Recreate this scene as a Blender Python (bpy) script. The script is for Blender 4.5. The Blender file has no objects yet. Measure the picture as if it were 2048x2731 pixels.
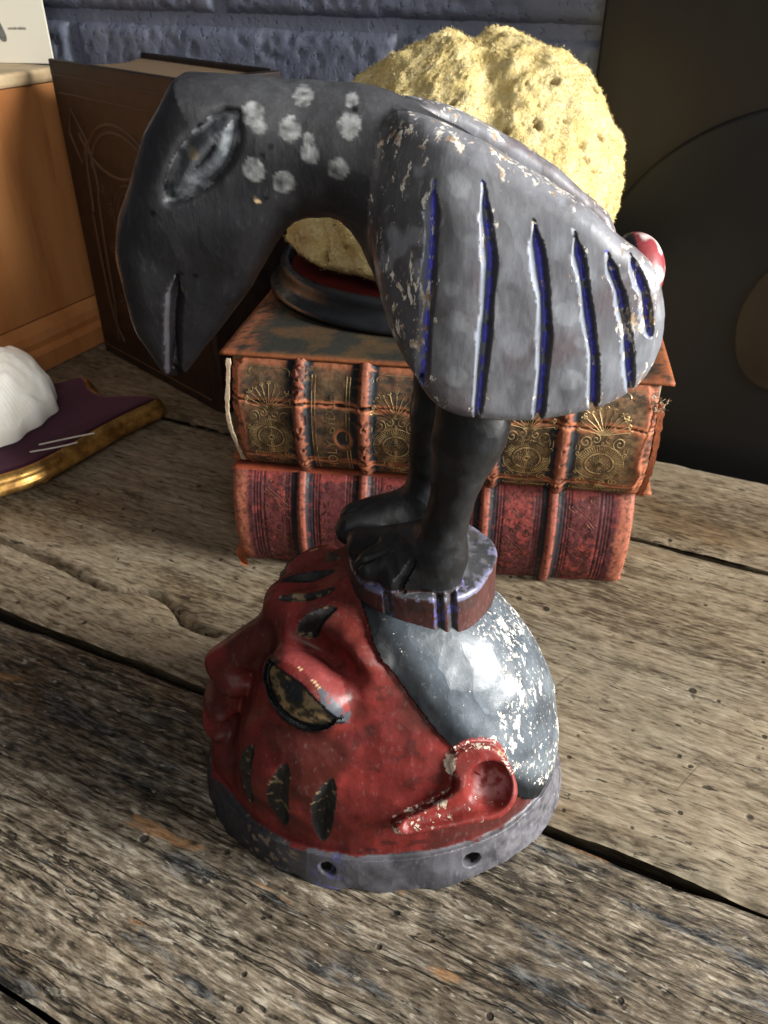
import bpy, math, random
import numpy as np

# ------------------------------------------------------------------ camera, light, exposure
scene = bpy.context.scene
coll = scene.collection
R = math.radians

cam_d = bpy.data.cameras.new('camera')
cam = bpy.data.objects.new('camera', cam_d)
coll.objects.link(cam)
cam.location = (0, 0, .45)
cam.rotation_euler = (R(90 - 34), 0, 0)
cam_d.sensor_fit = 'HORIZONTAL'
cam_d.sensor_width = 36
cam_d.lens = 36 * 2202 / 2048
cam_d.clip_start = .02
cam_d.clip_end = 50
cam_d.dof.use_dof = True
cam_d.dof.focus_distance = .44
cam_d.dof.aperture_fstop = 30
scene.camera = cam

world = bpy.data.worlds.new('World')
scene.world = world
world.use_nodes = True
world.node_tree.nodes['Background'].inputs[0].default_value = (.80, .86, 1.0, 1)
world.node_tree.nodes['Background'].inputs[1].default_value = .085


def area(name, loc, target, sx, sy, power, col):
    l = bpy.data.lights.new(name, 'AREA')
    l.shape = 'RECTANGLE'
    l.size, l.size_y, l.energy, l.color = sx, sy, power, col
    o = bpy.data.objects.new(name, l)
    coll.objects.link(o)
    o.location = loc
    from mathutils import Vector
    o.rotation_euler = (Vector(target) - Vector(loc)).to_track_quat('-Z', 'Y').to_euler()
    return o


area('window_light', (2.15, -.10, .98), (.0, .50, .16), 1.05, 1.15, 205, (1.0, .98, .95))
area('room_light', (.25, -1.5, 1.6), (0, .4, .1), 1.4, 1.2, 16, (1.0, .95, .88))
scene.view_settings.view_transform = 'Standard'
scene.view_settings.look = 'None'
scene.view_settings.gamma = 1
scene.view_settings.use_curve_mapping = False
scene.view_settings.exposure = 0.35
scene.cycles.max_bounces = 8

# ------------------------------------------------------------------ numpy noise
f32 = np.float32


def _hash(ix, iy, iz, seed):
    h = (ix.astype(np.uint32) * np.uint32(374761393) + iy.astype(np.uint32) * np.uint32(668265263)
         + iz.astype(np.uint32) * np.uint32(2147483647) + np.uint32((seed * 1274126177) & 0xffffffff))
    h = (h ^ (h >> np.uint32(13))) * np.uint32(1274126177)
    h = h ^ (h >> np.uint32(16))
    return (h & np.uint32(0xffffff)).astype(f32) / f32(0xffffff)


def vnoise(x, y, z, seed=0):
    x, y, z = (np.asarray(a, f32) for a in (x, y, z))
    fx, fy, fz = np.floor(x), np.floor(y), np.floor(z)
    ix, iy, iz = fx.astype(np.int64), fy.astype(np.int64), fz.astype(np.int64)
    u, v, w = x - fx, y - fy, z - fz
    u, v, w = (a * a * (3 - 2 * a) for a in (u, v, w))
    def c(a, b, d): return _hash(ix + a, iy + b, iz + d, seed)
    x00 = c(0, 0, 0) * (1 - u) + c(1, 0, 0) * u
    x10 = c(0, 1, 0) * (1 - u) + c(1, 1, 0) * u
    x01 = c(0, 0, 1) * (1 - u) + c(1, 0, 1) * u
    x11 = c(0, 1, 1) * (1 - u) + c(1, 1, 1) * u
    return (x00 * (1 - v) + x10 * v) * (1 - w) + (x01 * (1 - v) + x11 * v) * w


def fbm(x, y, z, s=1., oct=4, seed=0, gain=.5):
    t, a, tot = 0, 1., 0
    for i in range(oct):
        t = t + a * vnoise(x * s, y * s, z * s, seed + i * 17)
        tot += a
        a *= gain
        s *= 2.03
    return t / tot


def sstep(a, b, x):
    t = np.clip((x - a) / (b - a), 0, 1)
    return t * t * (3 - 2 * t)


def lerp(a, b, t):
    return a + (b - a) * t


def mixc(col, new, m):
    m = np.asarray(m)[:, None]
    return col * (1 - m) + np.asarray(new, f32) * m


# ------------------------------------------------------------------ mesh helpers
def new_obj(name, verts, faces, mat=None, parent=None, smooth=True, normals=None, attrs=None, colors=None):
    me = bpy.data.meshes.new(name)
    verts = np.asarray(verts, f32).reshape(-1, 3)
    if isinstance(faces, np.ndarray):
        nf, k = faces.shape
        me.vertices.add(len(verts))
        me.vertices.foreach_set('co', verts.ravel())
        me.loops.add(nf * k)
        me.loops.foreach_set('vertex_index', faces.ravel().astype(np.int32))
        me.polygons.add(nf)
        me.polygons.foreach_set('loop_start', np.arange(0, nf * k, k, dtype=np.int32))
        me.polygons.foreach_set('loop_total', np.full(nf, k, np.int32))
        me.update(calc_edges=True)
    else:
        me.from_pydata([tuple(v) for v in verts.tolist()], [], faces)
    me.validate()
    me.polygons.foreach_set('use_smooth', np.full(len(me.polygons), smooth))
    if colors is not None:
        for nm, c in colors.items():
            at = me.attributes.new(nm, 'FLOAT_COLOR', 'POINT')
            c4 = np.ones((len(verts), 4), f32)
            c4[:, :3] = c
            at.data.foreach_set('color', c4.ravel())
    if attrs is not None:
        for nm, c in attrs.items():
            at = me.attributes.new(nm, 'FLOAT', 'POINT')
            at.data.foreach_set('value', np.asarray(c, f32))
    if normals is not None:
        me.normals_split_custom_set_from_vertices([tuple(n) for n in normals.tolist()])
    o = bpy.data.objects.new(name, me)
    if mat:
        me.materials.append(mat)
    coll.objects.link(o)
    if parent:
        o.parent = parent
    return o


def thing(name, label, cat, loc=(0, 0, 0), rz=0, group=None):
    o = bpy.data.objects.new(name, None)
    o.empty_display_size = .02
    coll.objects.link(o)
    o.location = loc
    o.rotation_euler = (0, 0, rz)
    o['label'] = label
    o['category'] = cat
    if group:
        o['group'] = group
    return o


def grid_faces(nx, ny, cx=False):
    i = np.arange(nx if cx else nx - 1)
    j = np.arange(ny - 1)
    I, J = np.meshgrid(i, j, indexing='ij')
    I2 = (I + 1) % nx
    return np.stack([I * ny + J, I2 * ny + J, I2 * ny + J + 1, I * ny + J + 1], -1).reshape(-1, 4)


def box_vf(x0, x1, y0, y1, z0, z1, bev=0.0):
    """box with chamfered edges; returns verts, faces"""
    import bmesh
    bm = bmesh.new()
    bmesh.ops.create_cube(bm, size=1)
    for v in bm.verts:
        v.co = ((x0 + x1) / 2 + v.co.x * (x1 - x0), (y0 + y1) / 2 + v.co.y * (y1 - y0), (z0 + z1) / 2 + v.co.z * (z1 - z0))
    if bev > 0:
        bmesh.ops.bevel(bm, geom=list(bm.edges), offset=bev, segments=2, profile=.5, affect='EDGES')
    vs = [tuple(v.co) for v in bm.verts]
    bm.verts.index_update()
    fs = [[v.index for v in f.verts] for f in bm.faces]
    bm.free()
    return vs, fs


def box(name, x0, x1, y0, y1, z0, z1, mat, parent=None, bev=.001):
    v, f = box_vf(x0, x1, y0, y1, z0, z1, bev)
    return new_obj(name, v, f, mat, parent, smooth=False)


def catmull(pts, n=3, closed=True):
    P = np.asarray(pts, float)
    N = len(P)
    out = []
    rng = N if closed else N - 1
    for i in range(rng):
        if closed:
            p0, p1, p2, p3 = P[(i - 1) % N], P[i], P[(i + 1) % N], P[(i + 2) % N]
        else:
            p0, p1, p2, p3 = P[max(i - 1, 0)], P[i], P[i + 1], P[min(i + 2, N - 1)]
        for k in range(n):
            t = k / n
            out.append(.5 * ((2 * p1) + (-p0 + p2) * t + (2 * p0 - 5 * p1 + 4 * p2 - p3) * t * t + (-p0 + 3 * p1 - 3 * p2 + p3) * t ** 3))
    if not closed:
        out.append(P[-1])
    return np.array(out)


# ------------------------------------------------------------------ shader helper
class NT:
    def __init__(self, name, rough=.6, spec=.5, metal=0.):
        self.m = bpy.data.materials.new(name)
        self.m.use_nodes = True
        self.t = self.m.node_tree
        self.b = self.t.nodes['Principled BSDF']
        self.set(self.b, 'Roughness', rough)
        self.set(self.b, 'Specular IOR Level', spec)
        self.set(self.b, 'Metallic', metal)

    def set(self, node, key, val):
        s = node.inputs[key]
        if isinstance(val, bpy.types.NodeSocket):
            self.t.links.new(val, s)
        elif val is not None:
            if hasattr(s.default_value, '__len__') and not hasattr(val, '__len__'):
                val = [val] * len(s.default_value)
            if hasattr(s.default_value, '__len__') and len(s.default_value) == 4 and len(val) == 3:
                val = tuple(val) + (1,)
            s.default_value = val

    def n(self, typ, ins=None, **props):
        nd = self.t.nodes.new('ShaderNode' + typ)
        for k, v in props.items():
            setattr(nd, k, v)
        for k, v in (ins or {}).items():
            self.set(nd, k, v)
        return nd

    def co(self, scale=(1, 1, 1), off=(0, 0, 0), kind='Object'):
        tc = self.n('TexCoord').outputs[kind]
        mp = self.n('Mapping', {'Vector': tc, 'Scale': scale, 'Location': off})
        return mp.outputs[0]

    def noise(self, scale, detail=4, rough=.55, vec=None, dist=0., off=(0, 0, 0)):
        if vec is None:
            vec = self.co(scale if hasattr(scale, '__len__') else (scale,) * 3, off)
            scale = 1
        nd = self.n('TexNoise', {'Vector': vec, 'Scale': scale, 'Detail': detail, 'Roughness': rough, 'Distortion': dist})
        return nd.outputs[0]

    def math(self, op, a, b=None, clamp=False):
        nd = self.n('Math', {0: a}, operation=op, use_clamp=clamp)
        if b is not None:
            self.set(nd, 1, b)
        return nd.outputs[0]

    def ramp(self, fac, a, b, lo=0., hi=1.):
        nd = self.n('MapRange', {'Value': fac, 'From Min': a, 'From Max': b, 'To Min': lo, 'To Max': hi}, interpolation_type='SMOOTHSTEP')
        return nd.outputs[0]

    def mix(self, fac, a, b, mode='MIX'):
        nd = self.n('Mix', data_type='RGBA', blend_type=mode)
        self.set(nd, 0, fac)
        self.set(nd, 6, a)
        self.set(nd, 7, b)
        return nd.outputs[2]

    def cramp(self, fac, stops):
        nd = self.n('ValToRGB', {'Fac': fac})
        e = nd.color_ramp.elements
        while len(e) < len(stops):
            e.new(.5)
        for el, (p, c) in zip(e, stops):
            el.position = p
            el.color = tuple(c) + (1,)
        return nd.outputs[0]

    def attr(self, name, out='Color'):
        return self.n('Attribute', attribute_name=name).outputs[out]

    def bump(self, h, strength=.5, dist=.002, prev=None):
        nd = self.n('Bump', {'Height': h, 'Strength': strength, 'Distance': dist})
        if prev is not None:
            self.set(nd, 'Normal', prev)
        return nd.outputs[0]

    def done(self, col=None, rough=None, normal=None):
        if col is not None:
            self.set(self.b, 'Base Color', col)
        if rough is not None:
            self.set(self.b, 'Roughness', rough)
        if normal is not None:
            self.set(self.b, 'Normal', normal)
        return self.m


# ------------------------------------------------------------------ signed-distance carving
def mesh_sdf(f, lo, hi, h):
    lo = np.array(lo, float)
    hi = np.array(hi, float)
    nc = np.ceil((hi - lo) / (4 * h)).astype(int)
    nn = nc * 4
    ax = [lo[k] + (np.arange(nc[k]) * 4 + 1.5) * h for k in range(3)]
    X, Y, Z = (a.ravel().astype(f32) for a in np.meshgrid(*ax, indexing='ij'))
    dc = f(X, Y, Z).reshape(nc)
    act = np.abs(dc) < 4 * h * 2.6
    D = np.where(dc < 0, f32(-1), f32(1))
    for k in range(3):
        D = np.repeat(D, 4, axis=k)
    M = act
    for k in range(3):
        M = np.repeat(M, 4, axis=k)
    idx = np.argwhere(M)
    P = (lo + idx * h).astype(f32)
    D[M] = f(P[:, 0], P[:, 1], P[:, 2])
    S = D < 0
    cnt = np.zeros(np.array(S.shape) - 1, np.int8)
    sl = [slice(0, -1), slice(1, None)]
    for a in (0, 1):
        for b in (0, 1):
            for c in (0, 1):
                cnt += S[sl[a], sl[b], sl[c]]
    cells = np.argwhere((cnt > 0) & (cnt < 8))
    vid = np.full(cnt.shape, -1, np.int32)
    vid[cells[:, 0], cells[:, 1], cells[:, 2]] = np.arange(len(cells))
    acc = np.zeros((len(cells), 3))
    num = np.zeros(len(cells))
    for axis in range(3):
        o1, o2 = [k for k in range(3) if k != axis]
        for a in (0, 1):
            for b in (0, 1):
                c0 = cells.copy()
                c0[:, o1] += a
                c0[:, o2] += b
                c1 = c0.copy()
                c1[:, axis] += 1
                d0 = D[c0[:, 0], c0[:, 1], c0[:, 2]]
                d1 = D[c1[:, 0], c1[:, 1], c1[:, 2]]
                m = (d0 < 0) != (d1 < 0)
                t = d0[m] / (d0[m] - d1[m])
                q = c0[m].astype(float)
                q[:, axis] += t
                acc[m] += q
                num[m] += 1
    V = lo + acc / num[:, None] * h
    F = []
    for axis in range(3):
        o1, o2 = [(1, 2), (2, 0), (0, 1)][axis]
        s0 = [slice(None)] * 3
        s1 = [slice(None)] * 3
        s0[axis] = slice(0, -1)
        s1[axis] = slice(1, None)
        A, B = S[tuple(s0)], S[tuple(s1)]
        e = np.argwhere(A != B)
        ok = (e[:, o1] > 0) & (e[:, o2] > 0) & (e[:, o1] < S.shape[o1] - 1) & (e[:, o2] < S.shape[o2] - 1)
        e = e[ok]
        ins = A[e[:, 0], e[:, 1], e[:, 2]]
        q = []
        for da, db in ((1, 1), (0, 1), (0, 0), (1, 0)):
            c = e.copy()
            c[:, o1] -= da
            c[:, o2] -= db
            q.append(vid[c[:, 0], c[:, 1], c[:, 2]])
        q = np.stack(q, 1)
        q[~ins] = q[~ins][:, ::-1]
        F.append(q)
    F = np.concatenate(F)
    F = F[(F >= 0).all(1)]
    V = V.astype(f32)
    for it in range(3):
        d = f(V[:, 0], V[:, 1], V[:, 2])
        e = f32(5e-4)
        g = np.stack([f(V[:, 0] + e, V[:, 1], V[:, 2]) - d, f(V[:, 0], V[:, 1] + e, V[:, 2]) - d, f(V[:, 0], V[:, 1], V[:, 2] + e) - d], 1) / e
        gl = np.maximum((g * g).sum(1), 1e-3)
        if it < 2:
            st = np.clip(d / gl, -h * .6, h * .6)
            V = V - (g * st[:, None] * .9).astype(f32)
    N = g / np.sqrt(gl)[:, None]
    return V, F, N.astype(f32)


def split_parts(V, F, N, lab, names, colors, attrs, mats, parent_of):
    """cut one carved surface into its named parts; lab: per-vertex part index"""
    fl = lab[F]
    fl.sort(axis=1)
    fl = fl[:, 1]
    objs = {}
    for k, nm in enumerate(names):
        ff = F[fl == k]
        if not len(ff):
            continue
        u, inv = np.unique(ff, return_inverse=True)
        o = new_obj(nm, V[u], inv.reshape(-1, 4), mats[k], parent_of(k, objs), True, N[u],
                    {a: v[u] for a, v in attrs.items()}, {'paint': colors[u]})
        objs[k] = o
    return objs


def sd_poly(x, z, poly):
    P = np.asarray(poly, f32)
    d = np.full(x.shape, 1e9, f32)
    s = np.ones(x.shape, f32)
    n = len(P)
    j = n - 1
    for i in range(n):
        ex, ez = P[j] - P[i]
        wx, wz = x - P[i, 0], z - P[i, 1]
        t = np.clip((wx * ex + wz * ez) / (ex * ex + ez * ez + 1e-12), 0, 1)
        d = np.minimum(d, (wx - ex * t) ** 2 + (wz - ez * t) ** 2)
        c1, c2, c3 = z >= P[i, 1], z < P[j, 1], ex * wz > ez * wx
        fl = (c1 & c2 & c3) | (~c1 & ~c2 & ~c3)
        s = np.where(fl, -s, s)
        j = i
    return s * np.sqrt(d)


def pl_dist(x, z, pl):
    """distance, side and parameter along an open polyline"""
    P = np.asarray(pl, f32)
    best = np.full(x.shape, 1e9, f32)
    side = np.zeros(x.shape, f32)
    par = np.zeros(x.shape, f32)
    n = len(P) - 1
    for i in range(n):
        ex, ez = P[i + 1] - P[i]
        L2 = ex * ex + ez * ez
        wx, wz = x - P[i, 0], z - P[i, 1]
        t = np.clip((wx * ex + wz * ez) / L2, 0, 1)
        d = np.sqrt((wx - ex * t) ** 2 + (wz - ez * t) ** 2)
        m = d < best
        best = np.where(m, d, best)
        side = np.where(m, (ex * wz - ez * wx) / np.sqrt(L2), side)
        par = np.where(m, (i + t) / n, par)
    return best, side, par


def smin(a, b, k):
    h = np.clip(.5 + .5 * (b - a) / k, 0, 1)
    return b + (a - b) * h - k * h * (1 - h)


def smax(a, b, k):
    return -smin(-a, -b, k)


def s_ell(x, y, z, c, r):
    ax, ay, az = (x - c[0]) / r[0], (y - c[1]) / r[1], (z - c[2]) / r[2]
    k0 = np.sqrt(ax * ax + ay * ay + az * az) + 1e-6
    k1 = np.sqrt((ax / r[0]) ** 2 + (ay / r[1]) ** 2 + (az / r[2]) ** 2) + 1e-6
    return k0 * (k0 - 1) / k1


def s_cone(x, y, z, a, b, ra, rb):
    a = np.asarray(a, f32)
    b = np.asarray(b, f32)
    e = b - a
    wx, wy, wz = x - a[0], y - a[1], z - a[2]
    t = np.clip((wx * e[0] + wy * e[1] + wz * e[2]) / (e @ e), 0, 1)
    d = np.sqrt((wx - e[0] * t) ** 2 + (wy - e[1] * t) ** 2 + (wz - e[2] * t) ** 2)
    return d - (ra + (rb - ra) * t), t, d

# ------------------------------------------------------------------ table, wall (both turned the same way)
TA = math.atan2(-.444, .896)


def AB(a, b, z=0):
    return (.896 * a + .444 * b, -.444 * a + .896 * b, z)


def wood_mat(name, kind):
    m = NT(name, .62, .22)
    rnd = m.n('ObjectInfo').outputs['Random']
    tc = m.n('TexCoord').outputs['Object']
    off = m.n('CombineXYZ', {0: m.math('MULTIPLY', rnd, 7.), 1: m.math('MULTIPLY', rnd, 3.), 2: 0.})
    base = m.n('VectorMath', {0: tc, 1: off.outputs[0]}, operation='ADD').outputs[0]
    # wandering grain
    wob = m.noise(5, 3, .5, vec=base)
    wv = m.n('CombineXYZ', {0: 0., 1: m.math('MULTIPLY', m.math('SUBTRACT', wob, .5), .018), 2: 0.}).outputs[0]
    gv = m.n('VectorMath', {0: base, 1: wv}, operation='ADD').outputs[0]

    def ns(scale, detail, rough, o=(0, 0, 0), v=gv, dist=0.):
        mp = m.n('Mapping', {'Vector': v, 'Scale': scale, 'Location': o}).outputs[0]
        return m.noise(1, detail, rough, vec=mp, dist=dist)
    fine = ns((80, 400, 100), 6, .62)
    mid = ns((15, 75, 40), 8, .66, (2, 0, 0))
    big = ns((2.6, 8, 8), 5, .6, (3, 2, 0), base)
    lng = ns((3, 150, 60), 6, .62, (0, 3, 0))
    g2 = mid
    rough_k = kind == 'rough'

    def wsum(*tw):
        o = None
        for t_, w_ in tw:
            v_ = m.math('MULTIPLY', t_, w_)
            o = v_ if o is None else m.math('ADD', o, v_)
        return o
    fac = wsum((fine, .46), (mid, .24), (big, .16), (lng, .14)) if rough_k else wsum((fine, .36), (mid, .22), (big, .22), (lng, .13))
    if rough_k:
        st = [(.41, (.013, .011, .008)), (.460, (.082, .064, .042)), (.520, (.200, .160, .110)), (.60, (.44, .385, .295))]
    else:
        st = [(.395, (.062, .045, .027)), (.450, (.170, .133, .086)), (.52, (.262, .214, .146)), (.62, (.43, .372, .280))]
    col = m.cramp(fac, st)
    # grey weathering and brown stains in broad patches
    col = m.mix(m.ramp(ns((3, 7, 7), 4, .6, (9, 1, 0), base), .47, .64, 0, .55), col, m.mix(1, col, (.86, .92, .98), 'MULTIPLY'))
    col = m.mix(m.ramp(ns((1.8, 6.5, 6), 5, .6, (4, 11, 0), base), .46, .60, 0, .66 if rough_k else .22), col, m.mix(1, col, (.34, .30, .26), 'MULTIPLY'))
    col = m.mix(m.ramp(ns((4, 9, 7), 5, .6, (1, 7, 0), base), .53, .66, 0, .6), col, m.mix(1, col, (.62, .46, .30), 'MULTIPLY'))
    # short dark checks and pits along the grain
    dk = ns((52, 230, 60), 3, .6, (1, 5, 0))
    dkm = m.ramp(dk, .585 if rough_k else .625, .69)
    col = m.mix(m.math('MULTIPLY', dkm, .85), col, (.016, .012, .008))
    ck = ns((9, 420, 60), 3, .6, (4, 8, 0))
    ckm = m.ramp(ck, .64, .71)
    col = m.mix(m.math('MULTIPLY', ckm, .75), col, (.020, .014, .009))
    cl = ns((3.2, 34, 30), 6, .55, (7, 2, 0))
    clm = m.ramp(m.math('ABSOLUTE', m.math('SUBTRACT', cl, .5)), .0, .014 if rough_k else .005, 1, 0)
    clm = m.math('MULTIPLY', clm, m.ramp(big, .40, .55))
    col = m.mix(m.math('MULTIPLY', clm, .85), col, (.012, .009, .006))
    pit = None
    for sc_, thr, rr_ in ((40., .90, .10), (120., .955, .20)):
        vo = m.n('TexVoronoi', {'Vector': base, 'Scale': sc_}, feature='F1')
        vr = m.n('SeparateColor', {0: vo.outputs['Color']}).outputs[0]
        p_ = m.math('MULTIPLY', m.ramp(vo.outputs['Distance'], rr_ * 1.5, rr_ * .8), m.ramp(vr, thr, thr + .01))
        pit = p_ if pit is None else m.math('MAXIMUM', pit, p_)
    col = m.mix(m.math('MULTIPLY', pit, .88), col, (.012, .009, .006))
    # knife scratches across the grain
    scv = m.n('VectorRotate', {'Vector': base, 'Angle': .35}, rotation_type='Z_AXIS').outputs[0]
    sc = ns((300, 9, 7), 2, .5, (2, 2, 0), scv)
    scm = m.math('MULTIPLY', m.ramp(sc, .67, .73), m.ramp(ns((9, 14, 1), 2, .5, (6, 3, 0), base), .50, .60))
    col = m.mix(m.math('MULTIPLY', scm, .6), col, (.028, .020, .012))
    # dirt blotches
    s1 = ns((13, 32, 10), 8, .70, (5, 5, 0), base)
    col = m.mix(m.ramp(s1, .56, .66, 0, .72), col, (.045, .030, .016) if not rough_k else (.026, .025, .024))
    h = wsum((fine, .55), (mid, .45), (lng, .35))
    if rough_k:
        bk = ns((8, 36, 8), 8, .72, (12, 0, 0), base)
        col = m.mix(m.ramp(bk, .535, .63, 0, .85), col, m.mix(m.ramp(fine, .4, .62), (.010, .012, .014), (.12, .125, .125)))
        og = ns((10, 46, 8), 6, .62, (0, 14, 0), base)
        col = m.mix(m.ramp(og, .635, .67, 0, .6), col, m.mix(fine, (.16, .065, .020), (.50, .26, .10)))
        lt = ns((60, 210, 40), 3, .6, (0, 4, 4), base)
        col = m.mix(m.ramp(lt, .63, .69, 0, .7), col, (.46, .42, .33))
        h = m.math('ADD', h, m.math('MULTIPLY', ns((26, 120, 40), 8, .72, (8, 8, 0)), 1.3))
    h = m.math('SUBTRACT', h, m.math('MULTIPLY', dkm, .30))
    h = m.math('SUBTRACT', h, m.math('MULTIPLY', ckm, .30))
    h = m.math('SUBTRACT', h, m.math('MULTIPLY', pit, .45))
    h = m.math('SUBTRACT', h, m.math('MULTIPLY', clm, .5))
    nb = m.bump(h, .95 if rough_k else .50, .0046 if rough_k else .0026)
    rg = m.ramp(big, .3, .7, .52, .75)
    return m.done(col, rg, nb)


M_wood = wood_mat('weathered_oak', 'smooth')
M_woodr = wood_mat('rough_weathered_oak', 'rough')
table = thing('wooden_table', 'weathered old plank table top, scratched and stained, under everything', 'table', (0, 0, 0), TA)


def plank(b0, b1, mat, seed, relief, a0=-1.25, a1=.50, da=.0045, db=.0030, crack=None, dents=(), skew=(0., 0.)):
    na = int((a1 - a0) / da)
    a = np.linspace(a0, a1, na)
    nb = int((b1 - b0) / db)
    t = np.linspace(0, 1, nb)
    tt = np.concatenate([[0, 0, 0], t, [1, 1, 1]])
    A, T = np.meshgrid(a, tt, indexing='ij')
    e0 = (fbm(a, a * 0, a * 0 + seed, 9, 5, seed) - .5) * .010
    e1 = (fbm(a, a * 0, a * 0 + seed, 9, 5, seed + 50) - .5) * .012
    B0, B1 = b0 + e0 + skew[0] * (a + .2), b1 + e1 + skew[1] * (a + .2)
    B = B0[:, None] + (B1 - B0)[:, None] * T
    Z = np.zeros_like(B)
    ed = np.minimum(T * (b1 - b0), (1 - T) * (b1 - b0))
    chipn = fbm(A, B, B * 0, 60, 4, seed + 7)
    Z -= (.0035 + .004 * chipn) * np.exp(-ed / (.0035 + .004 * chipn))
    rel = fbm(A * 1.6, B * 16, B * 0, 6, 5, seed + 3, .6)
    Z -= relief * np.clip(rel - .42, 0, 1) * 2
    rel2 = fbm(A * 5, B * 40, B * 0, 8, 3, seed + 4, .6)
    Z -= relief * .8 * sstep(.55, .75, rel2)
    for (da_, db_, r, dp) in dents:
        Z -= dp * np.exp(-(((A - da_) / (r * 2.0)) ** 2 + ((B - db_) / r) ** 2))
    if crack is not None:
        d, s, p = pl_dist(A.ravel().astype(f32), B.ravel().astype(f32), crack)
        d = d.reshape(A.shape)
        p = p.reshape(A.shape)
        wdt = .0022 + .0016 * fbm(A, B, B * 0, 70, 3, 5) + .0030 * np.exp(-((p - .83) / .10) ** 2)
        Z -= .012 * np.clip(1.15 - d / wdt, 0, 1) + .0025 * np.exp(-d / .008)
    for k, zz in ((0, -.03), (1, -.012), (2, -.005)):
        Z[:, k] = zz
        Z[:, -1 - k] = zz
    B[:, 2] -= .0004
    B[:, -3] += .0004
    B[:, 1] += .005
    B[:, 0] += .012
    B[:, -2] -= .005
    B[:, -1] -= .012
    Vv = np.stack([A, B, Z], -1).reshape(-1, 3)
    return new_obj('plank', Vv, grid_faces(len(a), len(tt)), mat, table)


plank(-.30, .104, M_woodr, 11, .002, a0=-.75, a1=.35)
plank(.1095, .3245, M_woodr, 23, .0030, a0=-.85, a1=.42, da=.0030, db=.0018, skew=(0, .014), dents=[(-.06, .185, .006, .004), (.0, .165, .004, .003)])
CRACK = catmull([(-.80, .425), (-.66, .405), (-.597, .400), (-.52, .396), (-.47, .389), (-.447, .393), (-.425, .402), (-.395, .398), (-.378, .388), (-.365, .384), (-.34, .382)], 4, False)
plank(.3338, .6625, M_wood, 37, .0011, a0=-1.1, a1=.40, da=.003, db=.002, crack=CRACK, dents=[(-.385, .394, .012, .004), (-.30, .52, .05, .001)])
plank(.6700, .8260, M_wood, 41, .0010, dents=[])
box('underframe', -1.2, .45, -.28, .81, -.075, -.045, M_woodr, table, .003)
mb = NT('dark_gap', .9)
mb.done(mb.mix(mb.noise(40, 4), (.008, .006, .004), (.015, .011, .008)))
for b in (.107, .330, .666):
    box('gap_shade_strip', -1.2, .45, b - .02, b + .02, -.044, -.030, mb.m, table, .001)  # near-black strip added under each plank gap, putting in its shade

# painted block wall
mw = NT('blue_painted_block', .48, .4)
w1 = mw.noise(95, 4, .55)
w2_ = mw.noise(28, 4, .6)
wp = mw.ramp(mw.noise(130, 3, .55, off=(4, 4, 4)), .56, .70)
wc_ = mw.mix(mw.ramp(w2_, .3, .7), (.150, .170, .235), (.195, .215, .280))
wc_ = mw.mix(mw.math('MULTIPLY', wp, .35), wc_, (.05, .055, .10))
hh = mw.math('SUBTRACT', mw.math('MULTIPLY', w1, .9), mw.math('MULTIPLY', wp, .8))
M_wall = mw.done(wc_, None, mw.bump(hh, .42, .0030))
wall = thing('block_wall', 'blue painted concrete block wall across the back behind the sponge and tall book', 'wall', AB(0, .884), TA)
BW, BH, JT = .440, .215, .011
for r in range(-3, 4):
    z0 = .3835 - BH + r * (BH + JT)
    sh = 0 if r % 2 == 0 else .226
    for k in range(-2, 3):
        a0 = -.866 + k * (BW + JT) + sh
        a1 = a0 + BW
        if a0 > .9 or a1 < -1.6:
            continue
        # rounded-edge block face as a fine displaced sheet
        na, nz = 120, 60
        u = np.linspace(0, 1, na)
        q = np.linspace(0, 1, nz)
        U, Q = np.meshgrid(u, q, indexing='ij')
        ed = np.minimum(np.minimum(U, 1 - U) * BW, np.minimum(Q, 1 - Q) * BH)
        dep = .010 * np.exp(-(ed / .0045) ** 1.3)
        xx, zz = a0 + U * BW, z0 + Q * BH
        dep = dep + (fbm(xx, zz, zz * 0 + r, 22, 3, 71) - .5) * .003 - .0022 * sstep(.60, .72, fbm(xx, zz, zz * 0, 110, 2, 72)) * -1
        new_obj('block', np.stack([xx, dep, zz], -1).reshape(-1, 3), grid_faces(na, nz), M_wall, wall)
na, nz = 300, 160
U, Q = np.meshgrid(np.linspace(-1.9, 1.1, na), np.linspace(-.6, 1.2, nz), indexing='ij')
new_obj('mortar', np.stack([U, .0085 + (fbm(U, Q, Q * 0, 50, 3, 8) - .5) * .003, Q], -1).reshape(-1, 3), grid_faces(na, nz), M_wall, wall)

# dark board with a round disc at the right
md = NT('black_brown_board', .5, .3)
M_board = md.done(md.mix(md.noise((30, 30, 3), 4), (.009, .007, .0045), (.016, .012, .008)), None, md.bump(md.noise(200, 3), .08, .001))
mk = NT('black_disc', .5, .3)
M_disc = mk.done(mk.mix(mk.noise(40, 4), (.004, .0045, .0045), (.007, .007, .007)), None, mk.bump(mk.noise(250, 3), .06, .001))
mo = NT('brown_boss', .5, .3)
M_boss = mo.done(mo.mix(mo.noise((30, 30, 8), 4), (.014, .011, .007), (.030, .023, .015)))
board = thing('dark_board', 'tall dark board with a large round black disc, standing behind the table at right', 'board', AB(0, .862), TA)
box('panel', -.207, .60, -.002, .016, -.55, .95, M_board, board, .003)


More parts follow.
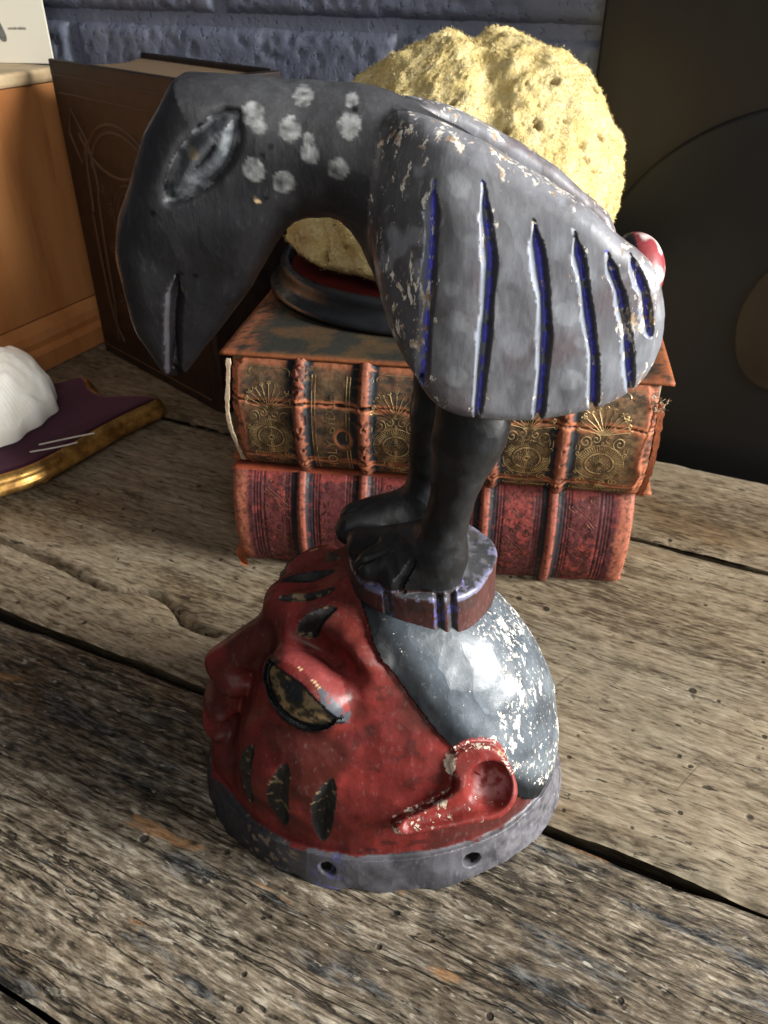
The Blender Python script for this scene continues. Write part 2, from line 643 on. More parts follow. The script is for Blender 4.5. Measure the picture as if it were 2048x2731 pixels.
def lathe(name, prof, mat, parent, n=96, loc=(0, 0, 0), axis='z', closed=False, sx=1., sy=1.):
    a = np.linspace(0, 2 * math.pi, n, endpoint=False)
    P = np.asarray(prof, float)
    rr, hh_ = P[:, 0], P[:, 1]
    C, S_ = np.cos(a)[:, None], np.sin(a)[:, None]
    if axis == 'z':
        vv = np.stack([C * rr * sx, S_ * rr * sy, np.broadcast_to(hh_, (n, len(P)))], -1)
    else:
        vv = np.stack([C * rr * sx, np.broadcast_to(-hh_, (n, len(P))), S_ * rr * sy], -1)
    vv = vv + np.asarray(loc)
    ff = grid_faces(n, len(P), True)
    if axis != 'z':
        pass
    return new_obj(name, vv.reshape(-1, 3), ff, mat, parent)


lathe('disc', [(.202, -.001), (.201, .0012), (.198, .0022), (.192, .0028), (.12, .003), (.06, .0032), (.0005, .0032)], M_disc, board, 128, (.006, -.003, .146), 'y')
lathe('boss', [(.050, .002), (.049, .0042), (.046, .0052), (.044, .0050), (.040, .0062), (.02, .0075), (.0005, .008)], M_boss, board, 96, (.010, -.003, .150), 'y', sx=.9, sy=1.35)

# ------------------------------------------------------------------ books
def leather_mat(name, rough=.56, bump=.6, sc=1., spec=.26):
    m = NT(name, rough, spec)
    base = m.attr('paint')
    nf = m.noise(350 * sc, 4, .6)
    base = m.mix(m.ramp(nf, .35, .7, 0, .5), base, m.mix(1, base, (.45, .42, .40), 'MULTIPLY'))
    vo = m.n('TexVoronoi', {'Vector': m.co(), 'Scale': 900. * sc}, feature='F1').outputs['Distance']
    b = m.bump(vo, .16 * bump, .0006)
    b = m.bump(m.noise(180 * sc, 5, .65), .5 * bump, .0016, b)
    return m.done(base, m.ramp(nf, .3, .7, rough - .08, rough + .2), b)


M_leather = leather_mat('worn_leather')
M_morocco = leather_mat('maroon_leather', .50)
mg = NT('gold_tooling', .36, .5, .85)
M_gold = mg.done(mg.mix(mg.ramp(mg.noise(70, 5, .7), .44, .60), (.80, .58, .28), (.16, .10, .045)))
mg2 = NT('dull_stamping', .40, .5, .45)
M_dull = mg2.done(mg2.mix(mg2.ramp(mg2.noise(220, 4), .42, .60), (.055, .016, .014), (.20, .075, .045)))
mpg = NT('aged_pages', .8, .2)
M_pages = mpg.done(mpg.mix(mpg.noise((3, 3, 900), 3), (.22, .15, .085), (.46, .36, .23)), None, mpg.bump(mpg.noise((3, 3, 1300), 2), .5, .001))
mfr = NT('frayed_card', .85, .2)
M_fray = mfr.done(mfr.mix(mfr.noise((90, 90, 300), 4), (.52, .44, .32), (.24, .14, .07)), None, mfr.bump(mfr.noise(400, 4), .6, .001))
mtr = NT('torn_leather', .75, .2)
M_torn = mtr.done(mtr.mix(mtr.noise(200, 4), (.36, .10, .035), (.10, .03, .015)), None, mtr.bump(mtr.noise(500, 4), .6, .001))


class Spine:
    """rounded book spine: s metres along it, t 0..1 from the bottom board to the top board"""
    def __init__(self, L, T, bulge, bands, bh=.0042, bw=.0052, seed=0, z0=0.):
        self.L, self.T, self.bulge, self.bands, self.bh, self.bw, self.seed, self.z0 = L, T, bulge, bands, bh, bw, seed, z0
        self.cracks = []

    def pos(self, s, t, off=0., relief=True):
        s, t = np.asarray(s, float), np.asarray(t, float)
        th = (t - .5) * 2
        ang = th * 1.12
        y = -self.bulge * (np.cos(ang) - math.cos(1.12)) / (1 - math.cos(1.12))
        z = self.z0 + self.T * (.5 + .5 * np.sin(ang) / math.sin(1.12))
        ny, nz = -np.cos(ang * .8), np.sin(ang * .8)
        h = np.zeros_like(s + t)
        if relief:
            for b in self.bands:
                h = h + self.bh * np.exp(-np.abs((s - b) / self.bw) ** 3.2)
        h = h + off
        return np.stack([s + t * 0, y + ny * h, z + nz * h], -1)


def ribbon(sp, lines, width, name, mat, parent, off=.0005):
    """thin tooled lines laid on the spine; lines: lists of (s, t)"""
    VV, FF, base = [], [], 0
    for ln in lines:
        P = np.asarray(ln, float)
        if len(P) < 2:
            continue
        Q = P * np.array([1, sp.T * 1.12])
        d = np.gradient(Q, axis=0)
        d /= np.linalg.norm(d, axis=1)[:, None] + 1e-9
        nn = np.stack([-d[:, 1], d[:, 0]], 1) * width / 2
        nn[:, 1] /= sp.T * 1.12
        a, b = P + nn, P - nn
        lo_, hi_ = sp.pos(a[:, 0], a[:, 1], off), sp.pos(b[:, 0], b[:, 1], off)
        mid = sp.pos(P[:, 0], P[:, 1], off + width * .35)
        n = len(P)
        VV += [lo_, mid, hi_]
        for i in range(n - 1):
            FF.append([base + i, base + n + i, base + n + i + 1, base + i + 1])
            FF.append([base + n + i, base + 2 * n + i, base + 2 * n + i + 1, base + n + i + 1])
        base += 3 * n
    return new_obj(name, np.concatenate(VV), np.array(FF), mat, parent)


def arc(cx, cy, rx, ry, a0, a1, n=24):
    a = np.linspace(a0, a1, n)
    return np.stack([cx + rx * np.cos(a), cy + ry * np.sin(a)], 1)


def spiral(cx, cy, r, turns, a0, sgn=1, n=36):
    k = np.linspace(0, 1, n)
    a = a0 + sgn * k * turns * 2 * math.pi
    rr = r * (1 - .85 * k)
    return np.stack([cx + rr * np.cos(a), cy + rr * np.sin(a)], 1)


def panel_ornament(w, h):
    """gilt panel, coordinates in metres about the panel centre (p along the spine, q up)"""
    Ls = []
    a, b = w / 2, h / 2
    for e in (.0026, .0052):
        Ls += [[(-a + e, -b + .006), (-a + e, 0), (-a + e, b - .010)], [(a - e, -b + .006), (a - e, 0), (a - e, b - .010)]]
    e = .0052
    Ls += [arc(-a + e + .005, b - .010, .005, .005, math.pi, math.pi / 2, 8), arc(a - e - .005, b - .010, .005, .005, 0, math.pi / 2, 8)]
    Ls += [[(-a + e + .005, b - .005), (0, b - .005), (a - e - .005, b - .005)], [(-a + e, -b + .006), (0, -b + .0055), (a - e, -b + .006)]]
    q0 = .010
    for k in range(-5, 6):
        th = k * .27
        ln = .0205 * (1 - .045 * abs(k))
        tx, ty = math.sin(th), math.cos(th)
        Ls.append([(tx * r * ln + .0035 * r * r * (k / 5.), q0 + ty * r * ln) for r in (0, .25, .5, .75, 1)])
        Ls.append(arc(tx * ln + .0035 * k / 5, q0 + ty * ln, .0013, .0013, 0, 6.28, 8))
    for s in (-1, 1):
        Ls.append(spiral(s * .0150, .0245, .0028, 1.2, math.pi / 2, s, 18))
        Ls.append(spiral(s * .0125, .0045, .0052, 1.6, -math.pi / 2, -s, 30))
        Ls.append(spiral(s * .0050, .0070, .0035, 1.3, math.pi / 2, s, 20))
        Ls.append(spiral(s * .0170, -.0045, .0022, 1.2, 0, s, 16))
        Ls.append(spiral(s * .0130, -.0295, .0042, 1.5, math.pi / 2, s, 26))
        Ls.append(spiral(s * .0048, -.0310, .0030, 1.3, -math.pi / 2, -s, 18))
        Ls.append(spiral(s * .0165, -.0210, .0020, 1.2, 0, -s, 14))
        for dq in (.016, .019, .022):
            Ls.append(arc(s * .0175, dq, .0006, .0006, 0, 6.28, 6))
    oy = -.0125
    Ls += [arc(0, oy, .0178, .0150, 0, 6.2832, 40), arc(0, oy, .0108, .0092, 0, 6.2832, 36), arc(0, oy, .0102, .0086, 0, 6.2832, 36)]
    for k in range(56):
        th = k / 56 * 6.2832
        c, s_ = math.cos(th), math.sin(th)
        Ls.append([(c * .0120, oy + s_ * .0102), (c * .0170, oy + s_ * .0143)])
    for r_ in (.0042, .0058, .0074):
        for k in range(16):
            th = k / 16 * 6.2832 + r_ * 90
            Ls.append([(math.cos(th) * r_, oy + math.sin(th) * r_ * .85), (math.cos(th) * (r_ + .0007), oy + math.sin(th) * (r_ + .0007) * .85)])
    Ls += [arc(0, oy, .0016, .0016, 0, 6.2832, 10), arc(0, oy, .0030, .0022, 0, 6.2832, 14)]
    Ls += [[(-.0006, oy + .003), (-.0006, oy + .018)], [(.0006, oy + .003), (.0006, oy + .018)], [(-.0006, oy - .003), (-.0006, oy - .015)], [(.0006, oy - .003), (.0006, oy - .015)]]
    for k in range(-4, 5):
        th = k * .30
        Ls.append([(math.sin(th) * r, -.034 - math.cos(th) * r * .8) for r in (0, .006, .0115 * (1 - .05 * abs(k)))])
    return Ls


def to_panel(Ls, s0, tc, T):
    return [np.stack([s0 + np.asarray(l, float)[:, 0], tc + np.asarray(l, float)[:, 1] / (T * 1.12)], 1) for l in Ls]


def text_on_spine(sp, txt, size, s0, t0, name, mat, parent, off=.0006):
    """lettering that reads from the bottom board up, letter tops towards the head of the book"""
    cu = bpy.data.curves.new(name, 'FONT')
    cu.body = txt
    cu.size = size
    cu.resolution_u = 3
    cu.offset = -.012 * size
    cu.space_character = 1.12
    ob = bpy.data.objects.new(name, cu)
    coll.objects.link(ob)
    dg = bpy.context.evaluated_depsgraph_get()
    me = bpy.data.meshes.new_from_object(ob.evaluated_get(dg))
    co = np.array([v.co[:] for v in me.vertices])
    ff = [list(p.vertices) for p in me.polygons]
    bpy.data.objects.remove(ob)
    bpy.data.curves.remove(cu)
    P = sp.pos(s0 - co[:, 1], t0 + co[:, 0] / (sp.T * 1.12), off)
    return new_obj(name, P, ff, mat, parent, smooth=False)


def spine_mesh(sp, parent, painter, mat, ns=420, nt=120, crackf=None):
    s = np.linspace(0, sp.L, ns)
    t = np.linspace(0, 1, nt)
    S_, T_ = np.meshgrid(s, t, indexing='ij')
    sx, tx = S_.ravel(), T_.ravel()
    off = (fbm(sx, tx * sp.T, tx * 0, 120, 3, sp.seed) - .5) * .0012
    col, dh = painter(sx, tx)
    P = sp.pos(sx, tx, off + dh)
    # ends turn in
    endr = np.minimum(sx, sp.L - sx)
    P[:, 1] += .004 * np.exp(-endr / .0022)
    lum = col.mean(1, keepdims=True)
    col = lum + (col - lum) * .86
    o = new_obj('spine', P, grid_faces(ns, nt), mat, parent, colors={'paint': col})
    return o


def board_mesh(name, x0, x1, y0, y1, z0, z1, parent, mat, painter):
    n1, n2 = 90, 70
    VV, FF, CC = [], [], []
    base = 0
    xs, yy = np.linspace(x0, x1, n1), np.linspace(y0, y1, n2)
    X, Y = np.meshgrid(xs, yy, indexing='ij')
    ed = np.minimum(np.minimum(X - x0, x1 - X), np.minimum(Y - y0, y1 - Y))
    wob = (fbm(X, Y, X * 0 + z0, 40, 3, 5) - .5) * .0012
    drop = .0018 * np.exp(-ed / .0016)
    for zf, sg in ((z1, 1), (z0, -1)):
        Z = zf - sg * drop + wob
        VV.append(np.stack([X, Y, Z], -1).reshape(-1, 3))
        f = grid_faces(n1, n2)
        FF.append((f if sg > 0 else f[:, ::-1]) + base)
        CC.append(painter(X.ravel(), Y.ravel(), ed.ravel(), sg))
        base += n1 * n2
    # side walls
    ring = [i * n2 for i in range(n1)] + [(n1 - 1) * n2 + j for j in range(1, n2)] + [i * n2 + n2 - 1 for i in range(n1 - 2, -1, -1)] + [j for j in range(n2 - 2, 0, -1)]
    r = np.array(ring)
    r2 = np.roll(r, -1)
    FF.append(np.stack([r, r + n1 * n2, r2 + n1 * n2, r2], 1))
    return new_obj(name, np.concatenate(VV), np.concatenate(FF), mat, parent, colors={'paint': np.concatenate(CC)})


# ---- lower book: maroon, blind stamped
BL_L, BL_T, BL_D = .330, .0935, .262
lower = thing('leather_book', 'maroon leather book with orange raised bands, bottom of the stack', 'book', (-.1262, .5935, .001), R(-6.3), 'old leather books in the stack')
sp1 = Spine(BL_L, BL_T - .001, .0150, [BL_L * f for f in (.18, .336, .49, .64, .805)], .0036, .0042, 3)


def paint_lower(s, t):
    T = t * .105
    n1 = fbm(s, T, s * 0, 70, 5, 201)
    n2 = fbm(s, T, s * 0, 320, 4, 202)
    col = np.tile(np.array([.115, .022, .022], f32), (len(s), 1))
    col = mixc(col, (.065, .014, .016), sstep(.45, .65, n1))
    worn = sstep(.52, .66, n1 * .6 + n2 * .4 + .16 * sstep(.18, .0, t) + .22 * sstep(.86, .97, t) * 1)
    col = mixc(col, (.34, .045, .032), worn * .75)
    dh = np.zeros(len(s))
    for b in sp1.bands:
        d = s - b
        col = mixc(col, (.018, .015, .020), sstep(.0105, .008, np.abs(d)) * (n2 > .30))  # dark leather flanks, with the band's shaded side painted in
        col = mixc(col, (.33, .080, .042), sstep(.0042, .0028, np.abs(d + .0004)))
        for k in (.0092, .0118, .0140):
            for sg in (-1, 1):
                g = np.exp(-((d - sg * k) / .0006) ** 2)
                dh -= .0006 * g
                col = mixc(col, (.030, .010, .012), g * .7)
    e = np.minimum(s, sp1.L - s)
    col = mixc(col, (.34, .095, .045), sstep(.016, .010, e + (n1 - .5) * .008))
    for k in (.0185, .021, .0235, .027):
        g = np.exp(-((e - k) / .0006) ** 2)
        dh -= .0006 * g
        col = mixc(col, (.022, .012, .020), g * .8)
    col = mixc(col, (.03, .012, .02), sstep(.012, .014, e) * sstep(.018, .016, e) * sstep(.40, .56, n2) * .8)
    # fine crackle
    col = mixc(col, (.02, .008, .008), sstep(.62, .70, fbm(s, T, s * 0, 500, 3, 206)) * .6)
    return col, dh


spine_mesh(sp1, lower, paint_lower, M_morocco)


def paint_board1(x, y, ed, sg):
    n1 = fbm(x, y, x * 0, 60, 4, 210)
    c = np.tile(np.array([.075, .018, .016], f32), (len(x), 1))
    return mixc(c, (.40, .09, .04), sstep(.010, .002, ed + (n1 - .5) * .012) * .9)


board_mesh('back_board', -.002, BL_L + .002, .002, BL_D, .0, .0055, lower, M_morocco, paint_board1)
board_mesh('front_board', -.002, BL_L + .002, .002, BL_D, BL_T - .006, BL_T - .0005, lower, M_morocco, paint_board1)
box('page_block', .004, BL_L - .004, .003, BL_D - .006, .0058, BL_T - .0063, M_pages, lower, .002)
edges = [0] + sp1.bands + [BL_L]
for i in range(6):
    c = (edges[i] + edges[i + 1]) / 2 + (.008 if i == 0 else -.008 if i == 5 else 0)
    if i == 1:
        text_on_spine(sp1, 'CYBBEESE', .0135, c - .0015, .12, 'title_lettering', M_dull, lower)
        text_on_spine(sp1, 'COTS', .0085, c + .0095, .24, 'title_lettering', M_dull, lower)
        text_on_spine(sp1, 'O', .0085, c + .0185, .60, 'title_lettering', M_dull, lower)
        continue
    Ls = []
    for r in range(6):
        q = -.041 + r * .0155
        for s_ in (-1, 1):
            Ls.append(spiral(s_ * .0085, q + s_ * .003, .0040, 1.5, s_ * 1.2, s_, 22))
            Ls.append(spiral(s_ * .0030, q - s_ * .004, .0028, 1.2, -s_ * 1.2, -s_, 16))
        if r % 2 == 0:
            for k in (-.0008, .0008, .0026):
                Ls.append([(-.009 + k, q + .010 + k), (0 + k, q + .003 + k), (.009 + k, q - .006 + k)])
    hw = (edges[i + 1] - edges[i]) / 2 - .0165
    Ls += [[(-hw, -.043), (-hw, 0), (-hw, .043)], [(hw, -.043), (hw, 0), (hw, .043)]]
    ribbon(sp1, to_panel(Ls, c, .5, sp1.T), .00055, 'stamped_ornament', M_dull, lower, .0002)
# torn corner flap at the foot of the spine
v = [(-.001, -.004, .020), (-.0045, -.0075, .0105), (.002, -.0125, .0035), (.0075, -.0135, .0015), (.008, -.0155, .010), (.0065, -.0155, .0018), (.003, -.0165, .004)]
new_obj('torn_flap', v, [[0, 1, 2, 4], [2, 3, 4], [1, 6, 2], [2, 6, 5, 3]], M_torn, lower, smooth=False)

# ---- upper book: brown leather with gilt panels
BU_L, BU_T, BU_D = .336, .1005, .268
UZ = BL_T + .0012
upper = thing('leather_book', 'brown leather Bible with gilt spine panels and torn edges, lying on the maroon book', 'book', (-.1245, .6040, UZ), R(-9.6), 'old leather books in the stack')
sp2 = Spine(BU_L - .010, BU_T - .006, .0155, [(BU_L - .010) * f for f in (.172, .330, .487, .640, .800)], .0050, .0050, 9, .001)


def paint_upper(s, t):
    T = t * .112
    n1 = fbm(s, T, s * 0, 60, 5, 301)
    n2 = fbm(s * .5, T, s * 0, 300, 4, 302)
    n3 = fbm(s, T, s * 0, 25, 3, 303)
    col = np.tile(np.array([.105, .062, .027], f32), (len(s), 1))
    col = mixc(col, (.050, .040, .026), sstep(.46, .64, n1))
    col = mixc(col, (.24, .135, .048), sstep(.15, .30, s) * sstep(.35, .6, n2) * .7)  # golden sheen painted into the leather towards the right end
    worn = sstep(.50, .62, n2 * .55 + n1 * .35 + .12 * sstep(.82, .98, t) * 1 + .05)
    col = mixc(col, (.25, .105, .042), worn * .5)
    col = mixc(col, (.32, .10, .034), sstep(.91, .965, t + (n1 - .5) * .05))
    dh = np.zeros(len(s))
    for b in sp2.bands:
        d = s - b
        col = mixc(col, (.022, .024, .028), sstep(.012, .0095, np.abs(d)) * (n2 > .34))  # dark flanks beside the band, its shadow included in the colour
        col = mixc(col, (.28, .080, .034), sstep(.0052, .0036, np.abs(d) + (n2 - .5) * .005))
        pit = sstep(.60, .68, fbm(s, T, s * 0, 260, 3, 305)) * (np.abs(d) < .0055)
        col = mixc(col, (.10, .03, .014), pit)
        dh -= pit * .0012
    e = np.minimum(s, sp2.L - s)
    col = mixc(col, (.36, .10, .034), sstep(.014, .006, e + (n1 - .5) * .012))
    tear = sstep(.0075, .003, e + (n1 - .5) * .013)
    dh -= tear * .004 * (.5 + n2)
    col = mixc(col, (.10, .035, .016), tear * sstep(.45, .6, n2))
    # cracks along the spine
    for k, (tc, amp, seed) in enumerate(((.66, .03, 1), (.195, .025, 2))):
        wig = tc + amp * 2 * (fbm(s, s * 0, s * 0 + seed, 40, 4, 310 + k) - .5) - .02 * (s / sp2.L)
        d = np.abs(t - wig) * .112
        on = np.ones(len(s)) if k == 1 else sstep(.30, .36, s * 0 + .4)
        col = mixc(col, (.44, .13, .040), sstep(.0042, .0020, d + (n2 - .5) * .004) * on)
        wd = .0005 + .0010 * sstep(.45, .6, fbm(s, s * 0, s * 0, 90, 2, 320 + k))
        cr = sstep(wd * 1.6, wd * .6, d) * on
        col = mixc(col, (.020, .006, .004), cr)
        dh -= .0022 * cr
    # the hole in the title panel
    hd = np.hypot((s - .0905) / .0055, (t - .405) * .112 / .0065) + (n1 - .5) * .8
    col = mixc(col, (.42, .13, .04), sstep(1.7, 1.2, hd))
    col = mixc(col, (.055, .050, .050), sstep(1.05, .95, hd))
    dh -= .0022 * sstep(1.1, .9, hd)
    return col, dh


spu = spine_mesh(sp2, upper, paint_upper, M_leather, 440, 130)
spu.location = (.005, 0, 0)


def paint_board2(x, y, ed, sg):
    n1 = fbm(x, y, x * 0, 45, 5, 330)
    n2 = fbm(x, y, x * 0, 260, 4, 331)
    c = np.tile(np.array([.030, .030, .024], f32), (len(x), 1))
    c = mixc(c, (.075, .050, .026), sstep(.48, .64, n1))
    c = mixc(c, (.11, .050, .022), sstep(.60, .72, n1 * .6 + n2 * .4) * .7)
    edx = np.minimum(x + .004, BU_L + .004 - x)
    c = mixc(c, (.24, .080, .034), sstep(.026, .008, edx + (n1 - .5) * .035) * sstep(.3, .55, n2) * .9)
    c = mixc(c, (.30, .09, .03), sstep(.0030, .0010, ed + (n2 - .5) * .006) * .8)
    for k in (.016, .0185, .026):
        c = mixc(c, (.020, .016, .012), np.exp(-((edx - k) / .0006) ** 2) * .8)
    return c


board_mesh('back_board', -.004, BU_L + .004, .000, BU_D, .0, .0055, upper, M_leather, paint_board2)
fb = board_mesh('front_board', -.004, BU_L + .004, -.001, BU_D, BU_T - .0058, BU_T, upper, M_leather, paint_board2)
box('page_block', .004, BU_L - .004, .004, BU_D - .006, .0058, BU_T - .0062, M_pages, upper, .002)
ue = [0] + sp2.bands + [sp2.L]
for i in range(6):
    c = (ue[i] + ue[i + 1]) / 2 + (.004 if i == 0 else -.004 if i == 5 else 0)
    if i == 1:
        for e in (-.0155, -.0128, .0120, .0146):
            Ls = [[(e, q) for q in np.linspace(-.046, .040, 12)]]
            ribbon(sp2, to_panel(Ls, c, .5, sp2.T), .0006, 'gilt_line', M_gold, spu, .0003)
        text_on_spine(sp2, 'HOLY BIBLE.', .0118, c + .0035, .085, 'title_lettering', M_gold, spu)
        continue
    ribbon(sp2, to_panel(panel_ornament(.043, .098), c, .5, sp2.T), .0006, 'gilt_ornament', M_gold, spu, .0003)


def strip(name, pts, width, thick, mat, parent, seed=0):
    """ragged strip: pts (x,y,z) along its length, width vector"""
    P = np.asarray(pts, float)
    n = len(P)
    rs = np.random.RandomState(seed)
    w = np.asarray(width, float)[None, :] * (1 + .35 * rs.randn(n)[:, None] * .6)
    th = np.asarray(thick, float)
    A_, B_ = P - w / 2, P + w / 2
    VV = np.concatenate([A_, B_, A_ + th, B_ + th])
    FF = []
    for i in range(n - 1):
        FF += [[i, i + 1, n + i + 1, n + i], [2 * n + i, 3 * n + i, 3 * n + i + 1, 2 * n + i + 1],
               [i, 2 * n + i, 2 * n + i + 1, i + 1], [n + i, n + i + 1, 3 * n + i + 1, 3 * n + i]]
    FF += [[0, n, 3 * n, 2 * n], [n - 1, 2 * n - 1, 4 * n - 1, 3 * n - 1]]
    return new_obj(name, VV, FF, mat, parent, smooth=False)


q = np.linspace(0, 1, 26)
strip('frayed_edge', np.stack([.0030 + .0007 * np.sin(q * 9) + .004 * (1 - q) ** 3, -.0150 * np.sin(np.pi * (.04 + .92 * q)) - .001, .004 + .090 * q], 1), (.0028, 0, 0), (0, .002, 0), M_fray, upper, 4)
strip('frayed_edge', np.stack([BU_L - .0035 - .002 * (1 - q) ** 2, -.0165 * np.sin(np.pi * (.06 + .86 * q)) - .002, .004 + .080 * q], 1), (.0042, 0, 0), (0, .0025, 0), M_torn, upper, 7)
rs = np.random.RandomState(3)
tv = []
tf = []
for k in range(46):
    c0 = np.array([BU_L - .012 + rs.rand() * .014, -.007 - rs.rand() * .006, BU_T - .010 - rs.rand() * .010])
    d0 = rs.randn(3) * .0013
    e0 = rs.randn(3) * .0012
    b0_ = len(tv)
    tv += [c0, c0 + d0, c0 + d0 + e0, c0 + e0]
    tf.append([b0_, b0_ + 1, b0_ + 2, b0_ + 3])
fz = new_obj('frayed_threads', tv, tf, M_fray, upper, smooth=False)

# ------------------------------------------------------------------ sponge on its stand
mz = NT('sponge_fibre', .95, .1)
zc = mz.mix(mz.ramp(mz.noise(60, 5, .6), .3, .7), (.84, .66, .27), (.92, .78, .42))
zc = mz.mix(mz.ramp(mz.noise(420, 4, .7), .38, .55, .55, 0), zc, (.66, .48, .18))
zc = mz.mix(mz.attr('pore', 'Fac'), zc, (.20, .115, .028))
zb = mz.bump(mz.noise(700, 3, .7), 1., .0016)
zb = mz.bump(mz.noise(240, 5, .7), .9, .0040, zb)
mz.set(mz.b, 'Subsurface Weight', .0)
M_sponge = mz.done(zc, None, zb)
stand_top = UZ + BU_T
sponge = thing('natural_sponge', 'large pale yellow natural sponge sitting behind the bird on the round stand', 'sponge', (.054, .764, stand_top + .018))
nu, nv = 420, 240
U, Q = np.meshgrid(np.linspace(0, 2 * math.pi, nu, endpoint=False), np.linspace(.001, math.pi - .001, nv), indexing='ij')
dx, dy, dz = np.sin(Q) * np.cos(U), np.sin(Q) * np.sin(U), np.cos(Q)
rzz = np.where(dz > 0, .158, .028)
ex_ = np.where(dx < 0, 2.3 - .45 * sstep(0, -.3, dx), 2.3 + .3 * sstep(0, .3, dx))
r0 = (np.abs(dx) ** ex_ / .145 ** ex_ + np.abs(dy) ** ex_ / .126 ** ex_ + np.abs(dz) ** ex_ / rzz ** ex_) ** (-1 / ex_)
r0 = r0 * (1 + .20 * (fbm(dx + 5, dy, dz, 2.6, 3, 61) - .5))
# the cleft between its lobes
lobe = np.abs(dx * .95 + dy * .25 + .10 + .10 * np.sin(dz * 4))
r0 = r0 * (1 - .05 * np.exp(-(lobe / .10) ** 2) * sstep(-.1, .5, dz - dy * .6))
X, Y, Z = dx * r0 + .022 * np.clip(dz, 0, 1), dy * r0, dz * r0 + .022
px_, py_, pz_ = X.ravel(), Y.ravel(), Z.ravel()
fz1 = fbm(px_, py_, pz_, 330, 3, 64, .7) - .5
fz2 = fbm(px_, py_, pz_, 95, 3, 65) - .5
rs = np.random.RandomState(5)
pore = np.zeros(len(px_))
for k in range(380):
    a, b = rs.rand() * 2 * math.pi, math.acos(rs.rand() * 1.6 - .6)
    if k < 260:
        a = -math.pi / 2 + .45 + rs.randn() * .55
        b = math.pi / 2 - .15 + rs.randn() * .36
    i = np.argmin((dx.ravel() - math.sin(b) * math.cos(a)) ** 2 + (dy.ravel() - math.sin(b) * math.sin(a)) ** 2 + (dz.ravel() - math.cos(b)) ** 2)
    dd = np.sqrt((px_ - px_[i]) ** 2 + (py_ - py_[i]) ** 2 + (pz_ - pz_[i]) ** 2)
    pr = .0011 + .0042 * rs.rand() ** 3.5
    pore = np.maximum(pore, sstep(1.25, .6, dd / pr + fz1 * .9))
fz3 = fbm(px_, py_, pz_, 32, 3, 66) - .5
disp = fz1 * .0034 + fz2 * .0080 + fz3 * .008 - pore * .0085
nx_, ny_, nz_ = (dx.ravel(), dy.ravel(), dz.ravel())
P = np.stack([px_ + nx_ * disp, py_ + ny_ * disp, np.maximum(pz_ + nz_ * disp, .0005 + fz1 * .002)], 1)
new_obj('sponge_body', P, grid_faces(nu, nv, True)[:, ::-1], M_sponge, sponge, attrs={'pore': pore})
# the nap of fine fibres on the sponge
nf = 70000
ii = rs.randint(0, len(P), nf * 2)
ii = ii[(pore[ii] < .3) & (rs.rand(len(ii)) < np.sqrt(np.maximum(1 - nz_[ii] ** 2, .03)) * 1.0)][:nf]
nd = np.stack([nx_[ii], ny_[ii], nz_[ii]], 1)
dr = nd + rs.randn(len(ii), 3) * .45
dr /= np.linalg.norm(dr, axis=1)[:, None]
sd_ = np.cross(dr, rs.randn(len(ii), 3))
sd_ /= np.linalg.norm(sd_, axis=1)[:, None]
ln_ = (.0010 + .0014 * rs.rand(len(ii)))[:, None]
p0 = P[ii] + rs.randn(len(ii), 3) * .0006
fvv = np.stack([p0 - sd_ * .00026, p0 + sd_ * .00026, p0 + dr * ln_], 1).reshape(-1, 3)
fvv[:, 2] = np.maximum(fvv[:, 2], .0003)
nap = new_obj('fibre_nap', fvv, np.arange(len(fvv)).reshape(-1, 3), M_sponge, sponge, smooth=False)
nap['kind'] = 'stuff'

mbk = NT('black_lacquer', .30, .5)
M_black = mbk.done(mbk.mix(mbk.noise(40, 4), (.008, .009, .010), (.016, .017, .018)), mbk.ramp(mbk.noise(90, 4), .3, .7, .24, .42), mbk.bump(mbk.noise(120, 3), .08, .001))
mv = NT('red_velvet', .9, .1)
mv.set(mv.b, 'Sheen Weight', .12)
mv.set(mv.b, 'Sheen Tint', (1, .3, .25))
M_velvet = mv.done(mv.mix(mv.noise(500, 3), (.05, .003, .0035), (.11, .006, .006)), None, mv.bump(mv.noise(900, 2), .5, .001))
stand = thing('display_stand', 'round black turned wooden stand with red velvet top under the sponge', 'stand', (.040, .768, stand_top + .0008))
lathe('base', [(.001, 0), (.138, 0), (.1445, .001), (.1460, .004), (.1430, .0075), (.1390, .009), (.1360, .013), (.1345, .018), (.1355, .022), (.1330, .025), (.1290, .0262), (.1270, .0245), (.1265, .012), (.001, .012)], M_black, stand, 160)
lathe('velvet_pad', [(.001, .0125), (.1262, .0125), (.1250, .0185), (.118, .0215), (.10, .0222), (.001, .0222)], M_velvet, stand, 120)
sponge.location.z = stand_top + .0225

# ------------------------------------------------------------------ big dark book standing at the back
mdk = NT('dark_tooled_leather', .48, .4)
M_dk = mdk.done(mdk.mix(mdk.ramp(mdk.noise(70, 5, .6), .35, .65), (.010, .0055, .0038), (.024, .013, .0075)), None, mdk.bump(mdk.noise(300, 4), .3, .0012))
mlt = NT('tooled_line', .5, .4)
M_line = mlt.done((.058, .034, .019))
mgp = NT('page_top', .7, .2)
M_ptop = mgp.done(mgp.mix(mgp.noise((900, 3, 3), 3), (.16, .105, .06), (.30, .21, .125)), None, mgp.bump(mgp.noise((1300, 3, 3), 2), .4, .001))
SBA = math.atan2(-.175, .175)
stb = thing('standing_book', 'big dark brown tooled leather book standing upright at the back left', 'book', (-.381, 1.062, .001), SBA)
SL, SH, STK = .262, .352, .118


def slab(name, x0, x1, y0, y1, z0, z1, mat):
    return box(name, x0, x1, y0, y1, z0, z1, mat, stb, .0015)


